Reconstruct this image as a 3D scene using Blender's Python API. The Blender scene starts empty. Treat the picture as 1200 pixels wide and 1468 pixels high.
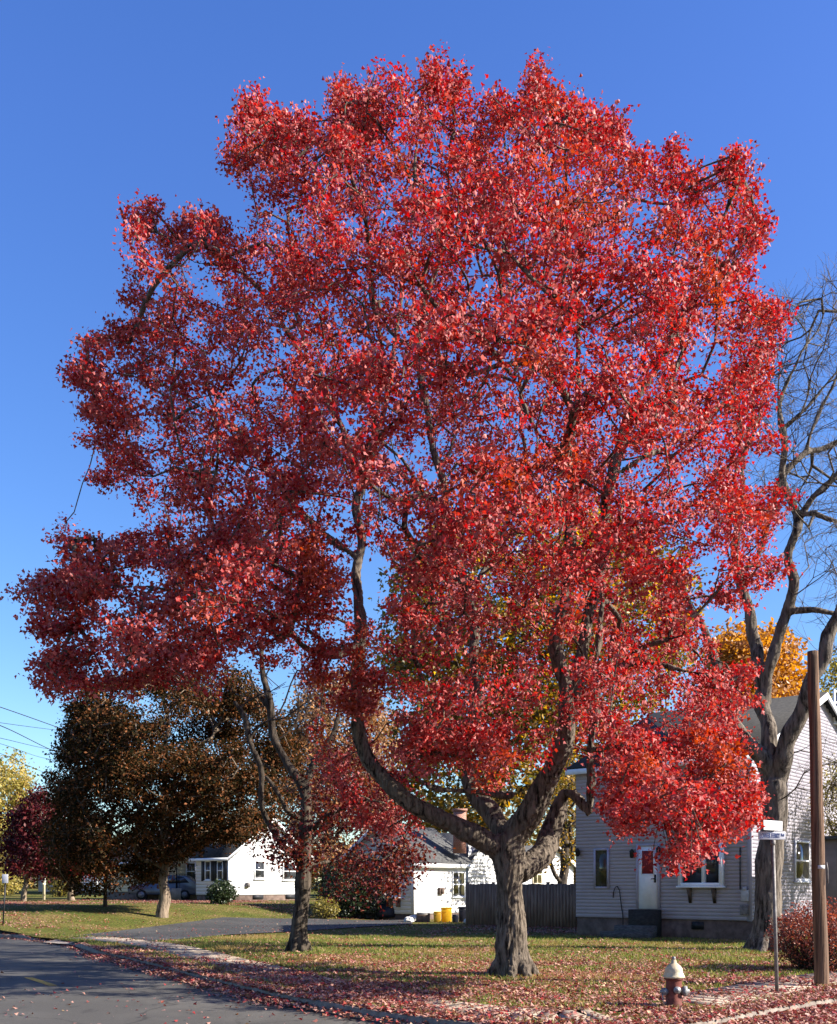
import bpy, bmesh, math, random
import numpy as np
from mathutils import Vector, noise as mnoise
R = math.radians
scene = bpy.context.scene
COL = scene.collection
rng = np.random.default_rng(7)
random.seed(7)

# ------------------------------------------------------------ camera, sky, sun, exposure
F, HZ, H = 1450.0, 1270.0, 1.7          # focal length in photo pixels, horizon row, eye height
cam_d = bpy.data.cameras.new('camera'); cam = bpy.data.objects.new('camera', cam_d); COL.objects.link(cam)
cam.location = (0, 0, H); cam.rotation_euler = (R(90), 0, 0)
cam_d.sensor_fit = 'VERTICAL'; cam_d.sensor_height = 24; cam_d.sensor_width = 24
cam_d.lens = 24 * F / 1468; cam_d.shift_y = (HZ - 734) / 1468
cam_d.clip_start = 0.1; cam_d.clip_end = 3000
scene.camera = cam
SUN_EL, SUN_AZ = 29.0, 101.0             # azimuth clockwise from +Y
world = bpy.data.worlds.new('World'); scene.world = world; world.use_nodes = True
nt = world.node_tree; nt.nodes.clear()
wo = nt.nodes.new('ShaderNodeOutputWorld'); bg = nt.nodes.new('ShaderNodeBackground'); sky = nt.nodes.new('ShaderNodeTexSky')
sky.sky_type = 'NISHITA'; sky.sun_disc = False
sky.sun_elevation = R(SUN_EL); sky.sun_rotation = R(SUN_AZ)
sky.altitude = 0; sky.air_density = 1.0; sky.dust_density = 0.3; sky.ozone_density = 3.0
bg.inputs[1].default_value = 0.072
hsv = nt.nodes.new('ShaderNodeHueSaturation'); hsv.inputs['Saturation'].default_value = 1.28
nt.links.new(sky.outputs[0], hsv.inputs['Color'])
wtc = nt.nodes.new('ShaderNodeTexCoord'); wsx = nt.nodes.new('ShaderNodeSeparateXYZ'); wr = nt.nodes.new('ShaderNodeValToRGB'); wm = nt.nodes.new('ShaderNodeMix')
wm.data_type = 'RGBA'; wm.blend_type = 'MULTIPLY'; wm.inputs[0].default_value = 1
wr.color_ramp.elements[0].position = .02; wr.color_ramp.elements[0].color = (.92, 1.0, .98, 1); wr.color_ramp.elements[1].position = .6; wr.color_ramp.elements[1].color = (1.72, 1.05, 1.30, 1)
nt.links.new(wtc.outputs['Generated'], wsx.inputs[0]); nt.links.new(wsx.outputs['Z'], wr.inputs[0]); nt.links.new(hsv.outputs[0], wm.inputs[6]); nt.links.new(wr.outputs[0], wm.inputs[7]); nt.links.new(wm.outputs[2], bg.inputs[0])
nt.links.new(bg.outputs[0], wo.inputs[0])
sun_d = bpy.data.lights.new('sun', 'SUN'); sun_d.energy = 5.0; sun_d.angle = R(0.5); sun_d.color = (1.0, 0.93, 0.82)
sun = bpy.data.objects.new('sun', sun_d); COL.objects.link(sun)
sd = Vector((math.sin(R(SUN_AZ)) * math.cos(R(SUN_EL)), math.cos(R(SUN_AZ)) * math.cos(R(SUN_EL)), math.sin(R(SUN_EL))))
sun.rotation_euler = sd.to_track_quat('Z', 'Y').to_euler(); sun.location = (30, 20, 40)
vs = scene.view_settings
scene.display_settings.display_device = 'sRGB'
vs.view_transform = 'Standard'; vs.look = 'None'; vs.gamma = 1.0; vs.use_curve_mapping = False
vs.exposure = 1.6
scene.cycles.max_bounces = 8; scene.cycles.transparent_max_bounces = 8
scene.cycles.use_denoising = True

# ------------------------------------------------------------ placing helpers
def S(t):
    t = min(1, max(0, t)); return t * t * (3 - 2 * t)
def gz(x, y):                            # lawn height: flat near, a low bank beyond the driveway
    d = (x + 11.6) * -.843 + (y - 35) * .537
    return .8 * S(d / 9) + .5 * S((d - 30) / 60)
def W(px, py, y):                        # photo pixel at depth y
    return Vector(((px - 600) / F * y, y, H - (py - HZ) / F * y))
def X(px, y): return (px - 600) / F * y
def G(px, py):                           # where the ray through a pixel meets the lawn
    y = 5.0
    while y < 400:
        w = W(px, py, y)
        if w.z <= gz(w.x, y): return Vector((w.x, y, gz(w.x, y)))
        y += .1
    return W(px, py, 400)
def onz(px, py, z=0.0):
    y = F * (H - z) / (py - HZ); return Vector((X(px, y), y, z))

# ------------------------------------------------------------ object helpers
ORG = {}
def link(o, parent=None):
    COL.objects.link(o)
    if parent is not None: o.parent = parent
    return o
def thing(name, label, cat, loc, group=None):
    o = bpy.data.objects.new(name, None); link(o); o.location = loc; o.empty_display_size = .3
    ORG[o.name] = Vector(loc); o['label'] = label; o['category'] = cat
    if group: o['group'] = group
    return o
def tag(o, label, cat, group=None):
    o['label'] = label; o['category'] = cat
    if group: o['group'] = group
    return o
def org(o): return ORG.get(o.name, Vector((0, 0, 0))) if o else Vector((0, 0, 0))
def mesh_np(name, co, idx, sizes, mat, parent=None, smooth=False):
    co = np.asarray(co, dtype=np.float32).reshape(-1, 3) - np.array(org(parent), dtype=np.float32)
    idx = np.asarray(idx, dtype=np.int32).ravel(); sizes = np.asarray(sizes, dtype=np.int32)
    me = bpy.data.meshes.new(name)
    me.vertices.add(len(co)); me.vertices.foreach_set('co', co.ravel())
    me.loops.add(len(idx)); me.loops.foreach_set('vertex_index', idx)
    me.polygons.add(len(sizes)); me.polygons.foreach_set('loop_start', np.concatenate([[0], np.cumsum(sizes)[:-1]]).astype(np.int32))
    if smooth: me.polygons.foreach_set('use_smooth', np.ones(len(sizes), dtype=bool))
    me.update(calc_edges=True); me.validate()
    if mat: me.materials.append(mat)
    o = bpy.data.objects.new(name, me); link(o, parent)
    if parent is not None: ORG[o.name] = org(parent)
    return o
class MB:
    def __init__(s): s.v = []; s.f = []
    def add(s, vs_, fs):
        b = len(s.v); s.v += [tuple(v) for v in vs_]; s.f += [tuple(i + b for i in f) for f in fs]; return s
    def hexa(s, p):                      # 8 corners, bottom ring then top ring
        return s.add(p, [(3, 2, 1, 0), (4, 5, 6, 7), (0, 1, 5, 4), (1, 2, 6, 5), (2, 3, 7, 6), (3, 0, 4, 7)])
    def box(s, x0, x1, y0, y1, z0, z1):
        return s.hexa([(x0, y0, z0), (x1, y0, z0), (x1, y1, z0), (x0, y1, z0), (x0, y0, z1), (x1, y0, z1), (x1, y1, z1), (x0, y1, z1)])
    def tube(s, pts, rads, k=10, cap=True):
        pts = [Vector(p) for p in pts]; n = len(pts)
        if not hasattr(rads, '__len__'): rads = [rads] * n
        ref = Vector((0, 0, 1)); b = len(s.v)
        side = None
        for i, p in enumerate(pts):
            t = (pts[min(i + 1, n - 1)] - pts[max(i - 1, 0)]).normalized()
            if side is None:
                side = t.cross(Vector((0, 1, 0)) if abs(t.y) < .9 else Vector((1, 0, 0))).normalized()
            else:
                side = (side - t * side.dot(t)).normalized()
            up = t.cross(side)
            for j in range(k):
                a = 2 * math.pi * j / k
                s.v.append(tuple(p + (side * math.cos(a) + up * math.sin(a)) * rads[i]))
        for i in range(n - 1):
            for j in range(k):
                s.f.append((b + i * k + j, b + i * k + (j + 1) % k, b + (i + 1) * k + (j + 1) % k, b + (i + 1) * k + j))
        if cap:
            s.f.append(tuple(b + j for j in range(k - 1, -1, -1))); s.f.append(tuple(b + (n - 1) * k + j for j in range(k)))
        return s
    def lathe(s, c, prof, k=20):         # prof: list of (r, z) relative to c
        b = len(s.v)
        for r, z in prof:
            for j in range(k):
                a = 2 * math.pi * j / k; s.v.append((c[0] + r * math.cos(a), c[1] + r * math.sin(a), c[2] + z))
        for i in range(len(prof) - 1):
            for j in range(k):
                s.f.append((b + i * k + j, b + i * k + (j + 1) % k, b + (i + 1) * k + (j + 1) % k, b + (i + 1) * k + j))
        s.f.append(tuple(b + j for j in range(k - 1, -1, -1))); s.f.append(tuple(b + (len(prof) - 1) * k + j for j in range(k)))
        return s
    def build(s, name, mat, parent=None, smooth=False, bevel=0):
        idx = [i for f in s.f for i in f]
        o = mesh_np(name, s.v, idx, [len(f) for f in s.f], mat, parent, smooth)
        if bevel:
            m = o.modifiers.new('bevel', 'BEVEL'); m.width = bevel; m.segments = 2; m.limit_method = 'ANGLE'
        return o

# ------------------------------------------------------------ materials
def new_mat(name):
    m = bpy.data.materials.new(name); m.use_nodes = True; t = m.node_tree
    return m, t, t.nodes['Principled BSDF'], t.nodes['Material Output']
def N(t, typ, **kw):
    n = t.nodes.new(typ)
    for k, v in kw.items(): setattr(n, k, v)
    return n
def ramp(t, src, stops):
    r = N(t, 'ShaderNodeValToRGB'); e = r.color_ramp.elements
    while len(e) < len(stops): e.new(.5)
    for el, (p, c) in zip(e, stops): el.position = p; el.color = (*c, 1)
    t.links.new(src, r.inputs[0]); return r.outputs[0]
def noise_tex(t, scale, stretch=(1, 1, 1), detail=5, rough=.6):
    tc = N(t, 'ShaderNodeTexCoord'); mp = N(t, 'ShaderNodeMapping'); mp.inputs['Scale'].default_value = stretch
    n = N(t, 'ShaderNodeTexNoise'); n.inputs['Scale'].default_value = scale; n.inputs['Detail'].default_value = detail; n.inputs['Roughness'].default_value = rough
    t.links.new(tc.outputs['Object'], mp.inputs[0]); t.links.new(mp.outputs[0], n.inputs[0]); return n.outputs[0]
def mixc(t, a, b, f, mode='MIX'):
    m = N(t, 'ShaderNodeMix', data_type='RGBA', blend_type=mode)
    for sock, v in ((m.inputs[6], a), (m.inputs[7], b), (m.inputs[0], f)):
        if isinstance(v, bpy.types.NodeSocket): t.links.new(v, sock)
        else: sock.default_value = (*v, 1) if isinstance(v, tuple) else v
    return m.outputs[2]
def bump(t, bs, src, strength, dist=.02):
    b = N(t, 'ShaderNodeBump'); b.inputs['Strength'].default_value = strength; b.inputs['Distance'].default_value = dist
    t.links.new(src, b.inputs['Height']); t.links.new(b.outputs[0], bs.inputs['Normal'])
def surf(name, c1, c2, scale=4, rough=.7, stretch=(1, 1, 1), bmp=.2, bdist=.02, metal=0.0, lo=.35, hi=.65, spec=.3, c3=None):
    m, t, bs, out = new_mat(name)
    n = noise_tex(t, scale, stretch)
    c = ramp(t, n, [(lo, c1), (hi, c2)])
    if c3:
        n2 = noise_tex(t, scale * .23, stretch, 3)
        c = mixc(t, c, c3, ramp(t, n2, [(.5, (0, 0, 0)), (.68, (1, 1, 1))]))
    t.links.new(c, bs.inputs['Base Color']); bs.inputs['Roughness'].default_value = rough
    bs.inputs['Metallic'].default_value = metal; bs.inputs['Specular IOR Level'].default_value = spec
    if bmp: bump(t, bs, n, bmp, bdist)
    return m
def leaf_mat(name, stops, back=None, trans=.45, rough=.45, tcol=None, spec=.5, clump=None):
    m, t, bs, out = new_mat(name)
    geo = N(t, 'ShaderNodeNewGeometry')
    c = ramp(t, geo.outputs['Random Per Island'], stops)
    if clump:                            # whole branches that turn earlier than others
        n = noise_tex(t, clump[1], detail=2)
        c = mixc(t, c, clump[0], ramp(t, n, [(clump[2], (0, 0, 0)), (clump[2] + .1, (1, 1, 1))]))
    front = c
    if back: c = mixc(t, c, back, geo.outputs['Backfacing'])
    t.links.new(c, bs.inputs['Base Color']); bs.inputs['Roughness'].default_value = rough; bs.inputs['Specular IOR Level'].default_value = spec
    tr = N(t, 'ShaderNodeBsdfTranslucent')
    hs = N(t, 'ShaderNodeHueSaturation'); hs.inputs['Saturation'].default_value = 1.1; hs.inputs['Value'].default_value = 1.7
    t.links.new(front, hs.inputs['Color'])
    tc = mixc(t, hs.outputs[0], tcol, .5) if tcol else hs.outputs[0]
    t.links.new(tc, tr.inputs['Color'])
    mx = N(t, 'ShaderNodeMixShader'); mx.inputs[0].default_value = trans
    t.links.new(bs.outputs[0], mx.inputs[1]); t.links.new(tr.outputs[0], mx.inputs[2]); t.links.new(mx.outputs[0], out.inputs[0])
    return m
def bark_mat(name, dark, light, scale=9, stretch=(1, 1, .18), b=.9):
    m, t, bs, out = new_mat(name)
    n = noise_tex(t, scale * 1.5, stretch, 8, .7); n2 = noise_tex(t, 1.3, (1, 1, 1), 3)
    c = ramp(t, n, [(.40, dark), (.58, light)])
    c = mixc(t, c, tuple(v * .7 for v in light), ramp(t, n2, [(.45, (0, 0, 0)), (.7, (.8, .8, .8))]))
    t.links.new(c, bs.inputs['Base Color']); bs.inputs['Roughness'].default_value = .95; bs.inputs['Specular IOR Level'].default_value = .1
    bump(t, bs, n, b, .05); return m
def glass_mat(name, c=(.02, .022, .025)):
    m, t, bs, out = new_mat(name)
    n = noise_tex(t, 1.5, detail=2); bs.inputs['Roughness'].default_value = .06; bs.inputs['Specular IOR Level'].default_value = .6
    t.links.new(ramp(t, n, [(.4, c), (.7, tuple(v * 2 for v in c))]), bs.inputs['Base Color']); bump(t, bs, n, .04, .05); return m

M = {}
M['bark_maple'] = bark_mat('maple_bark', (.013, .010, .008), (.17, .138, .108))
M['bark_grey'] = bark_mat('grey_bark', (.022, .018, .015), (.18, .15, .122), 7)
M['bark_dark'] = bark_mat('dark_bark', (.014, .011, .009), (.10, .08, .062), 8)
M['bark_tan'] = bark_mat('tan_bark', (.05, .038, .028), (.26, .20, .145), 5)
M['leaf_red'] = leaf_mat('red_maple_leaf', [(0, (.13, .009, .010)), (.3, (.26, .016, .017)), (.6, (.36, .036, .036)), (.88, (.40, .065, .042)), (1, (.48, .17, .15))],
                         back=(.40, .105, .10), trans=.33, rough=.48, spec=.2, clump=((.34, .056, .018), .55, .58))
M['leaf_red_shaded'] = leaf_mat('shaded_maple_leaf', [(0, (.035, .006, .006)), (.5, (.085, .010, .010)), (.85, (.15, .026, .014)), (1, (.22, .08, .03))], trans=.3, spec=.25)  # shade under the big maple is worked into these dark reds
M['leaf_copper'] = leaf_mat('copper_leaf', [(0, (.010, .012, .004)), (.45, (.034, .022, .008)), (.75, (.10, .040, .014)), (1, (.22, .085, .036))], trans=.25, rough=.75, spec=.08)  # bronze leaf; the near-black stops carry the shade of the lower crown
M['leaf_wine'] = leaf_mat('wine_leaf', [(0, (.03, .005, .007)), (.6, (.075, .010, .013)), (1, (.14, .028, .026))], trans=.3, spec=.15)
M['leaf_scarlet'] = leaf_mat('scarlet_leaf', [(0, (.12, .008, .01)), (.6, (.32, .014, .016)), (1, (.42, .04, .02))], trans=.4)
M['leaf_yellowgreen'] = leaf_mat('yellow_green_leaf', [(0, (.16, .16, .03)), (.5, (.34, .28, .07)), (1, (.55, .40, .14))], trans=.45)
M['leaf_gold'] = leaf_mat('gold_olive_leaf', [(0, (.045, .05, .012)), (.4, (.13, .095, .018)), (.75, (.28, .15, .025)), (1, (.44, .26, .04))], trans=.5)
M['leaf_orange'] = leaf_mat('orange_leaf', [(0, (.24, .10, .02)), (.5, (.38, .17, .035)), (1, (.46, .24, .06))], trans=.45)
M['leaf_brown'] = leaf_mat('brown_leaf', [(0, (.13, .075, .035)), (.5, (.26, .13, .055)), (1, (.42, .22, .10))], trans=.35)
M['leaf_barberry'] = leaf_mat('barberry_leaf', [(0, (.09, .02, .014)), (.5, (.20, .045, .03)), (1, (.36, .10, .05))], trans=.3)
M['leaf_evergreen'] = leaf_mat('evergreen_leaf', [(0, (.012, .022, .008)), (1, (.04, .06, .02))], trans=.2)
M['leaf_olive'] = leaf_mat('olive_leaf', [(0, (.10, .09, .02)), (1, (.30, .24, .06))], trans=.45)
M['litter'] = leaf_mat('fallen_leaf', [(0, (.07, .024, .012)), (.26, (.17, .065, .028)), (.40, (.20, .012, .014)), (.62, (.26, .032, .034)), (.78, (.32, .115, .085)), (.92, (.44, .27, .18)), (1, (.42, .28, .13))],
                       back=(.36, .19, .15), trans=.12, rough=.5, spec=.35)
M['leaf_woods'] = leaf_mat('woodland_leaf', [(0, (.03, .035, .012)), (.5, (.09, .06, .022)), (.8, (.16, .10, .03)), (1, (.26, .17, .05))], trans=.3, rough=.8, spec=.1)
def lawn_mat():
    m, t, bs, out = new_mat('lawn')
    n1 = noise_tex(t, .45, detail=6); n2 = noise_tex(t, 11, detail=6, rough=.75)
    c = ramp(t, n1, [(.36, (.08, .105, .02)), (.50, (.145, .14, .032)), (.62, (.22, .16, .06))])
    c = mixc(t, c, (.05, .05, .015), ramp(t, n2, [(.42, (1, 1, 1)), (.58, (0, 0, 0))]))
    c = mixc(t, c, (.28, .21, .09), ramp(t, n2, [(.60, (0, 0, 0)), (.75, (.8, .8, .8))]))
    t.links.new(c, bs.inputs['Base Color']); bs.inputs['Roughness'].default_value = 1; bs.inputs['Specular IOR Level'].default_value = .05
    bump(t, bs, n2, .9, .06); return m
M['lawn'] = lawn_mat()
M['grass'] = leaf_mat('grass_blade', [(0, (.06, .10, .015)), (.5, (.13, .17, .03)), (.8, (.22, .21, .06)), (1, (.40, .30, .12))], trans=.35, rough=.6, spec=.2, clump=((.27, .19, .07), .3, .52))
def asphalt_mat(name, a, b):
    m, t, bs, out = new_mat(name)
    n1 = noise_tex(t, 60, detail=3, rough=.8); n2 = noise_tex(t, .35, (1, 1, 1), 5); n3 = noise_tex(t, 2.2, (1, .35, 1), 6, .7)
    c = ramp(t, n1, [(.3, a), (.7, b)])
    c = mixc(t, c, tuple(v * 1.35 for v in b), ramp(t, n2, [(.45, (0, 0, 0)), (.65, (.6, .6, .6))]))
    c = mixc(t, c, tuple(v * .55 for v in a), ramp(t, n3, [(.60, (0, 0, 0)), (.66, (.45, .45, .45))]))
    # thin wandering cracks
    tc = N(t, 'ShaderNodeTexCoord'); v = N(t, 'ShaderNodeTexVoronoi', feature='DISTANCE_TO_EDGE'); v.inputs['Scale'].default_value = .33
    wn = N(t, 'ShaderNodeTexNoise'); wn.inputs['Scale'].default_value = 1.2; wn.inputs['Detail'].default_value = 6
    t.links.new(tc.outputs['Object'], wn.inputs[0])
    va = N(t, 'ShaderNodeVectorMath', operation='MULTIPLY_ADD'); va.inputs[1].default_value = (1.1, 1.1, 0)
    t.links.new(wn.outputs['Color'], va.inputs[0]); t.links.new(tc.outputs['Object'], va.inputs[2]); t.links.new(va.outputs[0], v.inputs['Vector'])
    c = mixc(t, c, tuple(v_ * .5 for v_ in a), ramp(t, v.outputs['Distance'], [(.002, (.7, .7, .7)), (.010, (0, 0, 0))]))
    t.links.new(c, bs.inputs['Base Color']); bs.inputs['Roughness'].default_value = .85; bs.inputs['Specular IOR Level'].default_value = .25
    bump(t, bs, n1, .35, .01); return m
M['asphalt'] = asphalt_mat('asphalt', (.042, .039, .035), (.088, .082, .071))
M['driveway'] = asphalt_mat('shaded_driveway_asphalt', (.03, .03, .03), (.06, .058, .055))  # asphalt toned down so the colour itself stands for shade over the drive
M['concrete'] = surf('concrete', (.25, .20, .15), (.38, .31, .24), 3, .9, bmp=.3, c3=(.15, .115, .085))
M['kerb'] = surf('kerb_concrete', (.11, .09, .075), (.24, .20, .165), 5, .9, bmp=.4, c3=(.15, .13, .11))
M['yellow_line'] = surf('worn_yellow_paint', (.50, .28, .03), (.62, .38, .05), 12, .8, c3=(.30, .18, .05))
M['soil'] = surf('bank_soil', (.05, .03, .02), (.13, .08, .05), 6, 1, bmp=.8)
M['siding'] = surf('white_siding', (.66, .66, .68), (.78, .78, .80), 1.2, .55, (1, 1, 1), .05, c3=(.62, .61, .62))
M['lavender'] = surf('lavender_siding', (.32, .30, .345), (.38, .36, .41), 1.3, .6, bmp=.05, c3=(.29, .27, .31))
M['white'] = surf('white_trim', (.70, .70, .69), (.82, .82, .80), 3, .5, bmp=.05)
M['shingle'] = surf('grey_shingle', (.035, .035, .036), (.10, .10, .098), 9, .95, (1, 1, 3), .6)
M['shingle_dark'] = surf('dark_shingle', (.015, .0145, .013), (.038, .036, .032), 9, .95, (1, 1, 3), .6)
M['shingle_tan'] = surf('tan_shingle', (.24, .15, .09), (.38, .26, .17), 8, .95, (1, 1, 3), .5)
M['foundation'] = surf('foundation_block', (.075, .052, .042), (.15, .108, .086), 4, .95, bmp=.4)
M['glass'] = glass_mat('window_glass')
M['curtain'] = surf('red_curtain', (.16, .012, .015), (.28, .03, .03), 12, .8, (6, 6, .5), .4)
M['glass_olive'] = glass_mat('olive_glass', (.045, .04, .018))
M['shutter'] = surf('black_shutter', (.012, .012, .014), (.025, .025, .03), 6, .6, (1, 1, 8), .3)
M['black_iron'] = surf('black_iron', (.015, .015, .016), (.03, .03, .03), 20, .5, metal=.4)
M['brick'] = None
def brick_mat():
    m, t, bs, out = new_mat('chimney_brick')
    tc = N(t, 'ShaderNodeTexCoord'); b = N(t, 'ShaderNodeTexBrick'); b.inputs['Scale'].default_value = 4
    b.inputs['Color1'].default_value = (.34, .12, .075, 1); b.inputs['Color2'].default_value = (.25, .085, .055, 1); b.inputs['Mortar'].default_value = (.4, .34, .28, 1)
    mp = N(t, 'ShaderNodeMapping'); mp.inputs['Rotation'].default_value = (R(90), 0, R(40)); t.links.new(tc.outputs['Object'], mp.inputs[0]); t.links.new(mp.outputs[0], b.inputs[0])
    t.links.new(b.outputs[0], bs.inputs['Base Color']); bs.inputs['Roughness'].default_value = .9; return m
M['brick'] = brick_mat()
M['fence'] = surf('weathered_fence_wood', (.12, .075, .052), (.25, .165, .115), 5, .9, (2.5, 2.5, .25), .5)
M['pole_wood'] = surf('pole_wood', (.045, .024, .015), (.20, .115, .068), 7, .9, (4, 4, .1), 1.0, .03, c3=(.10, .062, .042))
M['galv'] = surf('galvanised_steel', (.10, .09, .085), (.20, .185, .175), 12, .6, metal=.3)
M['sign_white'] = surf('sign_white', (.42, .43, .44), (.55, .55, .56), 6, .5, bmp=.02)
M['sign_grey'] = surf('sign_grey', (.42, .42, .45), (.55, .55, .58), 6, .5, bmp=.02)
M['sign_blue'] = surf('sign_blue_ink', (.03, .05, .16), (.06, .08, .2), 6, .5, bmp=0)
M['hyd_red'] = surf('faded_hydrant_red', (.075, .018, .013), (.17, .05, .036), 11, .8, bmp=.4, c3=(.05, .022, .018))
M['hyd_cream'] = surf('hydrant_cream', (.38, .31, .20), (.52, .45, .31), 14, .75, bmp=.4, c3=(.25, .18, .10))
M['hyd_silver'] = surf('hydrant_silver', (.10, .10, .105), (.30, .30, .30), 14, .5, metal=.3, bmp=.3)
M['yellow_plastic'] = surf('yellow_plastic', (.62, .34, .012), (.75, .45, .02), 4, .45, bmp=.05)
M['orange_yellow'] = surf('ochre_plastic', (.46, .25, .02), (.58, .33, .03), 4, .5, bmp=.05)
M['dark_plastic'] = surf('dark_plastic', (.012, .013, .02), (.03, .032, .045), 4, .45, bmp=.05)
M['grey_plastic'] = surf('grey_plastic', (.30, .29, .27), (.42, .41, .38), 5, .6)
M['rock'] = surf('pale_rock', (.4, .38, .35), (.62, .6, .56), 6, .9, bmp=.6)
M['tan_wall'] = surf('tan_wall', (.20, .145, .11), (.27, .20, .155), 3, .8)
M['cream_wall'] = surf('cream_wall', (.66, .58, .42), (.76, .68, .5), 2, .7, bmp=.05)
M['car_silver'] = surf('silver_blue_paint', (.07, .085, .125), (.10, .115, .16), 3, .3, metal=.5, bmp=0, spec=.5)
M['tyre'] = surf('tyre_rubber', (.012, .012, .012), (.03, .03, .03), 20, .9)
M['wire'] = surf('wire_rubber', (.01, .01, .012), (.02, .02, .022), 20, .7)

# ------------------------------------------------------------ ground
KERB = [(-40, 71.5), (-27, 53.5), tuple(onz(-30, 1341, -.12).xy), tuple(onz(30, 1346, -.12).xy), tuple(onz(85, 1352, -.12).xy), tuple(onz(110, 1357, -.12).xy), tuple(onz(150, 1371, -.12).xy),
        tuple(onz(200, 1383, -.12).xy), tuple(onz(290, 1407, -.12).xy), tuple(onz(400, 1435, -.12).xy), tuple(onz(500, 1455, -.12).xy), tuple(onz(575, 1468, -.12).xy),
        (.35, 12.75), (.95, 12.25), (1.6, 12.02), (2.35, 12.05), tuple(onz(985, 1468).xy), tuple(onz(1060, 1454.5).xy), tuple(onz(1130, 1442).xy), tuple(onz(1200, 1431).xy), (9, 17.6), (20, 27), (45, 47)]
def smooth_line(pts, step=.25):
    pts = [Vector((p[0], p[1], 0)) for p in pts]; out = []
    for i in range(len(pts) - 1):
        p0 = pts[max(i - 1, 0)]; p1 = pts[i]; p2 = pts[i + 1]; p3 = pts[min(i + 2, len(pts) - 1)]
        n = max(1, int((p2 - p1).length / step))
        for j in range(n):
            t = j / n
            out.append(.5 * (2 * p1 + (p2 - p0) * t + (2 * p0 - 5 * p1 + 4 * p2 - p3) * t * t + (3 * p1 - p0 - 3 * p2 + p3) * t ** 3))
    out.append(pts[-1]); return out
KL = smooth_line(KERB)
KA = np.array([(p.x, p.y) for p in KL])
def kerb_sd(x, y):                       # signed distance to the kerb line, + on the lawn side
    d = KA - (x, y); i = int(np.argmin((d ** 2).sum(1))); i = min(max(i, 1), len(KA) - 2)
    t = KA[i + 1] - KA[i - 1]; t = t / np.hypot(*t); dd = np.array((x, y)) - KA[i]
    return -(dd[0] * -t[1] + dd[1] * t[0]) * -1, KA[i], t, dd
# the lawn lies left of the direction of travel (from far left round to the right)
def build_lawn():
    gx = np.concatenate([np.linspace(-400, -60, 18), np.linspace(-58, -20, 39), np.arange(-19.7, 16, .3), np.linspace(16.5, 60, 40), np.linspace(66, 400, 18)])
    gy = np.concatenate([np.linspace(-400, -5, 12), np.linspace(0, 9, 8), np.arange(9.3, 34, .3), np.linspace(34.6, 75, 60), np.linspace(78, 160, 24), np.linspace(180, 900, 18)])
    nx, ny = len(gx), len(gy); P = np.zeros((ny, nx, 3)); SD = np.zeros((ny, nx))
    for j, y in enumerate(gy):
        for i, x in enumerate(gx):
            s, k, t, dd = kerb_sd(x, y)
            cell = max(abs(gx[min(i + 1, nx - 1)] - x), abs(gy[min(j + 1, ny - 1)] - y))
            px_, py_ = x, y
            if abs(s) < .62 * cell and cell < 3 and np.hypot(*dd) < cell * 1.5:
                px_, py_ = x - (-t[1]) * s, y - t[0] * s; s = 0
            SD[j, i] = s; P[j, i] = (px_, py_, gz(px_, py_) if s >= 0 else -.1)
    faces = []
    for j in range(ny - 1):
        for i in range(nx - 1):
            q = [(j, i), (j, i + 1), (j + 1, i + 1), (j + 1, i)]; s = [SD[a] for a in q]; ids = [a * nx + b for a, b in q]
            if min(s) >= -1e-6: faces.append(tuple(ids))
            elif max(s) > 0:
                for tri in ((0, 1, 2), (0, 2, 3)):
                    if min(s[a] for a in tri) >= -1e-6: faces.append(tuple(ids[a] for a in tri))
    used = sorted({i for f in faces for i in f}); mp = {u: k for k, u in enumerate(used)}
    Pf = P.reshape(-1, 3)[used]
    for v in Pf:                         # faint unevenness of a real lawn
        if 9 < v[1] < 90: v[2] += .025 * mnoise.noise(Vector((v[0] * .5, v[1] * .5, 3)))
    o = mesh_np('lawn', Pf, [mp[i] for f in faces for i in f], [len(f) for f in faces], M['lawn'], smooth=True)
    o['kind'] = 'structure'
build_lawn()
def sheet(name, pts, z, mat, kind='structure', nsub=1):
    me = [(p[0], p[1], z + (gz(p[0], p[1]) if z >= 0 else 0)) for p in pts]
    o = mesh_np(name, me, list(range(len(me))), [len(me)], mat); o['kind'] = kind; return o
# asphalt under both streets (the lawn sheet and kerb lie above it)
rp = [(-600, -600), (600, -600), (600, 900), (-600, 900)]
o = mesh_np('road', [(x, y, -.12) for x, y in rp], [0, 1, 2, 3], [4], M['asphalt']); o['kind'] = 'structure'
def strip(name, line, off0, off1, zf, mat, joint=None):
    v, f = [], []
    n = len(line)
    for i, p in enumerate(line):
        t = (line[min(i + 1, n - 1)] - line[max(i - 1, 0)]).normalized(); nn = Vector((-t.y, t.x, 0))
        for d in (off0, off1):
            q = p + nn * d; v.append((q.x, q.y, zf(q.x, q.y)))
    for i in range(n - 1): f.append((2 * i + 1, 2 * i, 2 * i + 2, 2 * i + 3))
    o = mesh_np(name, v, [a for q in f for a in q], [4] * len(f), mat, smooth=True); o['kind'] = 'structure'; return o
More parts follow.
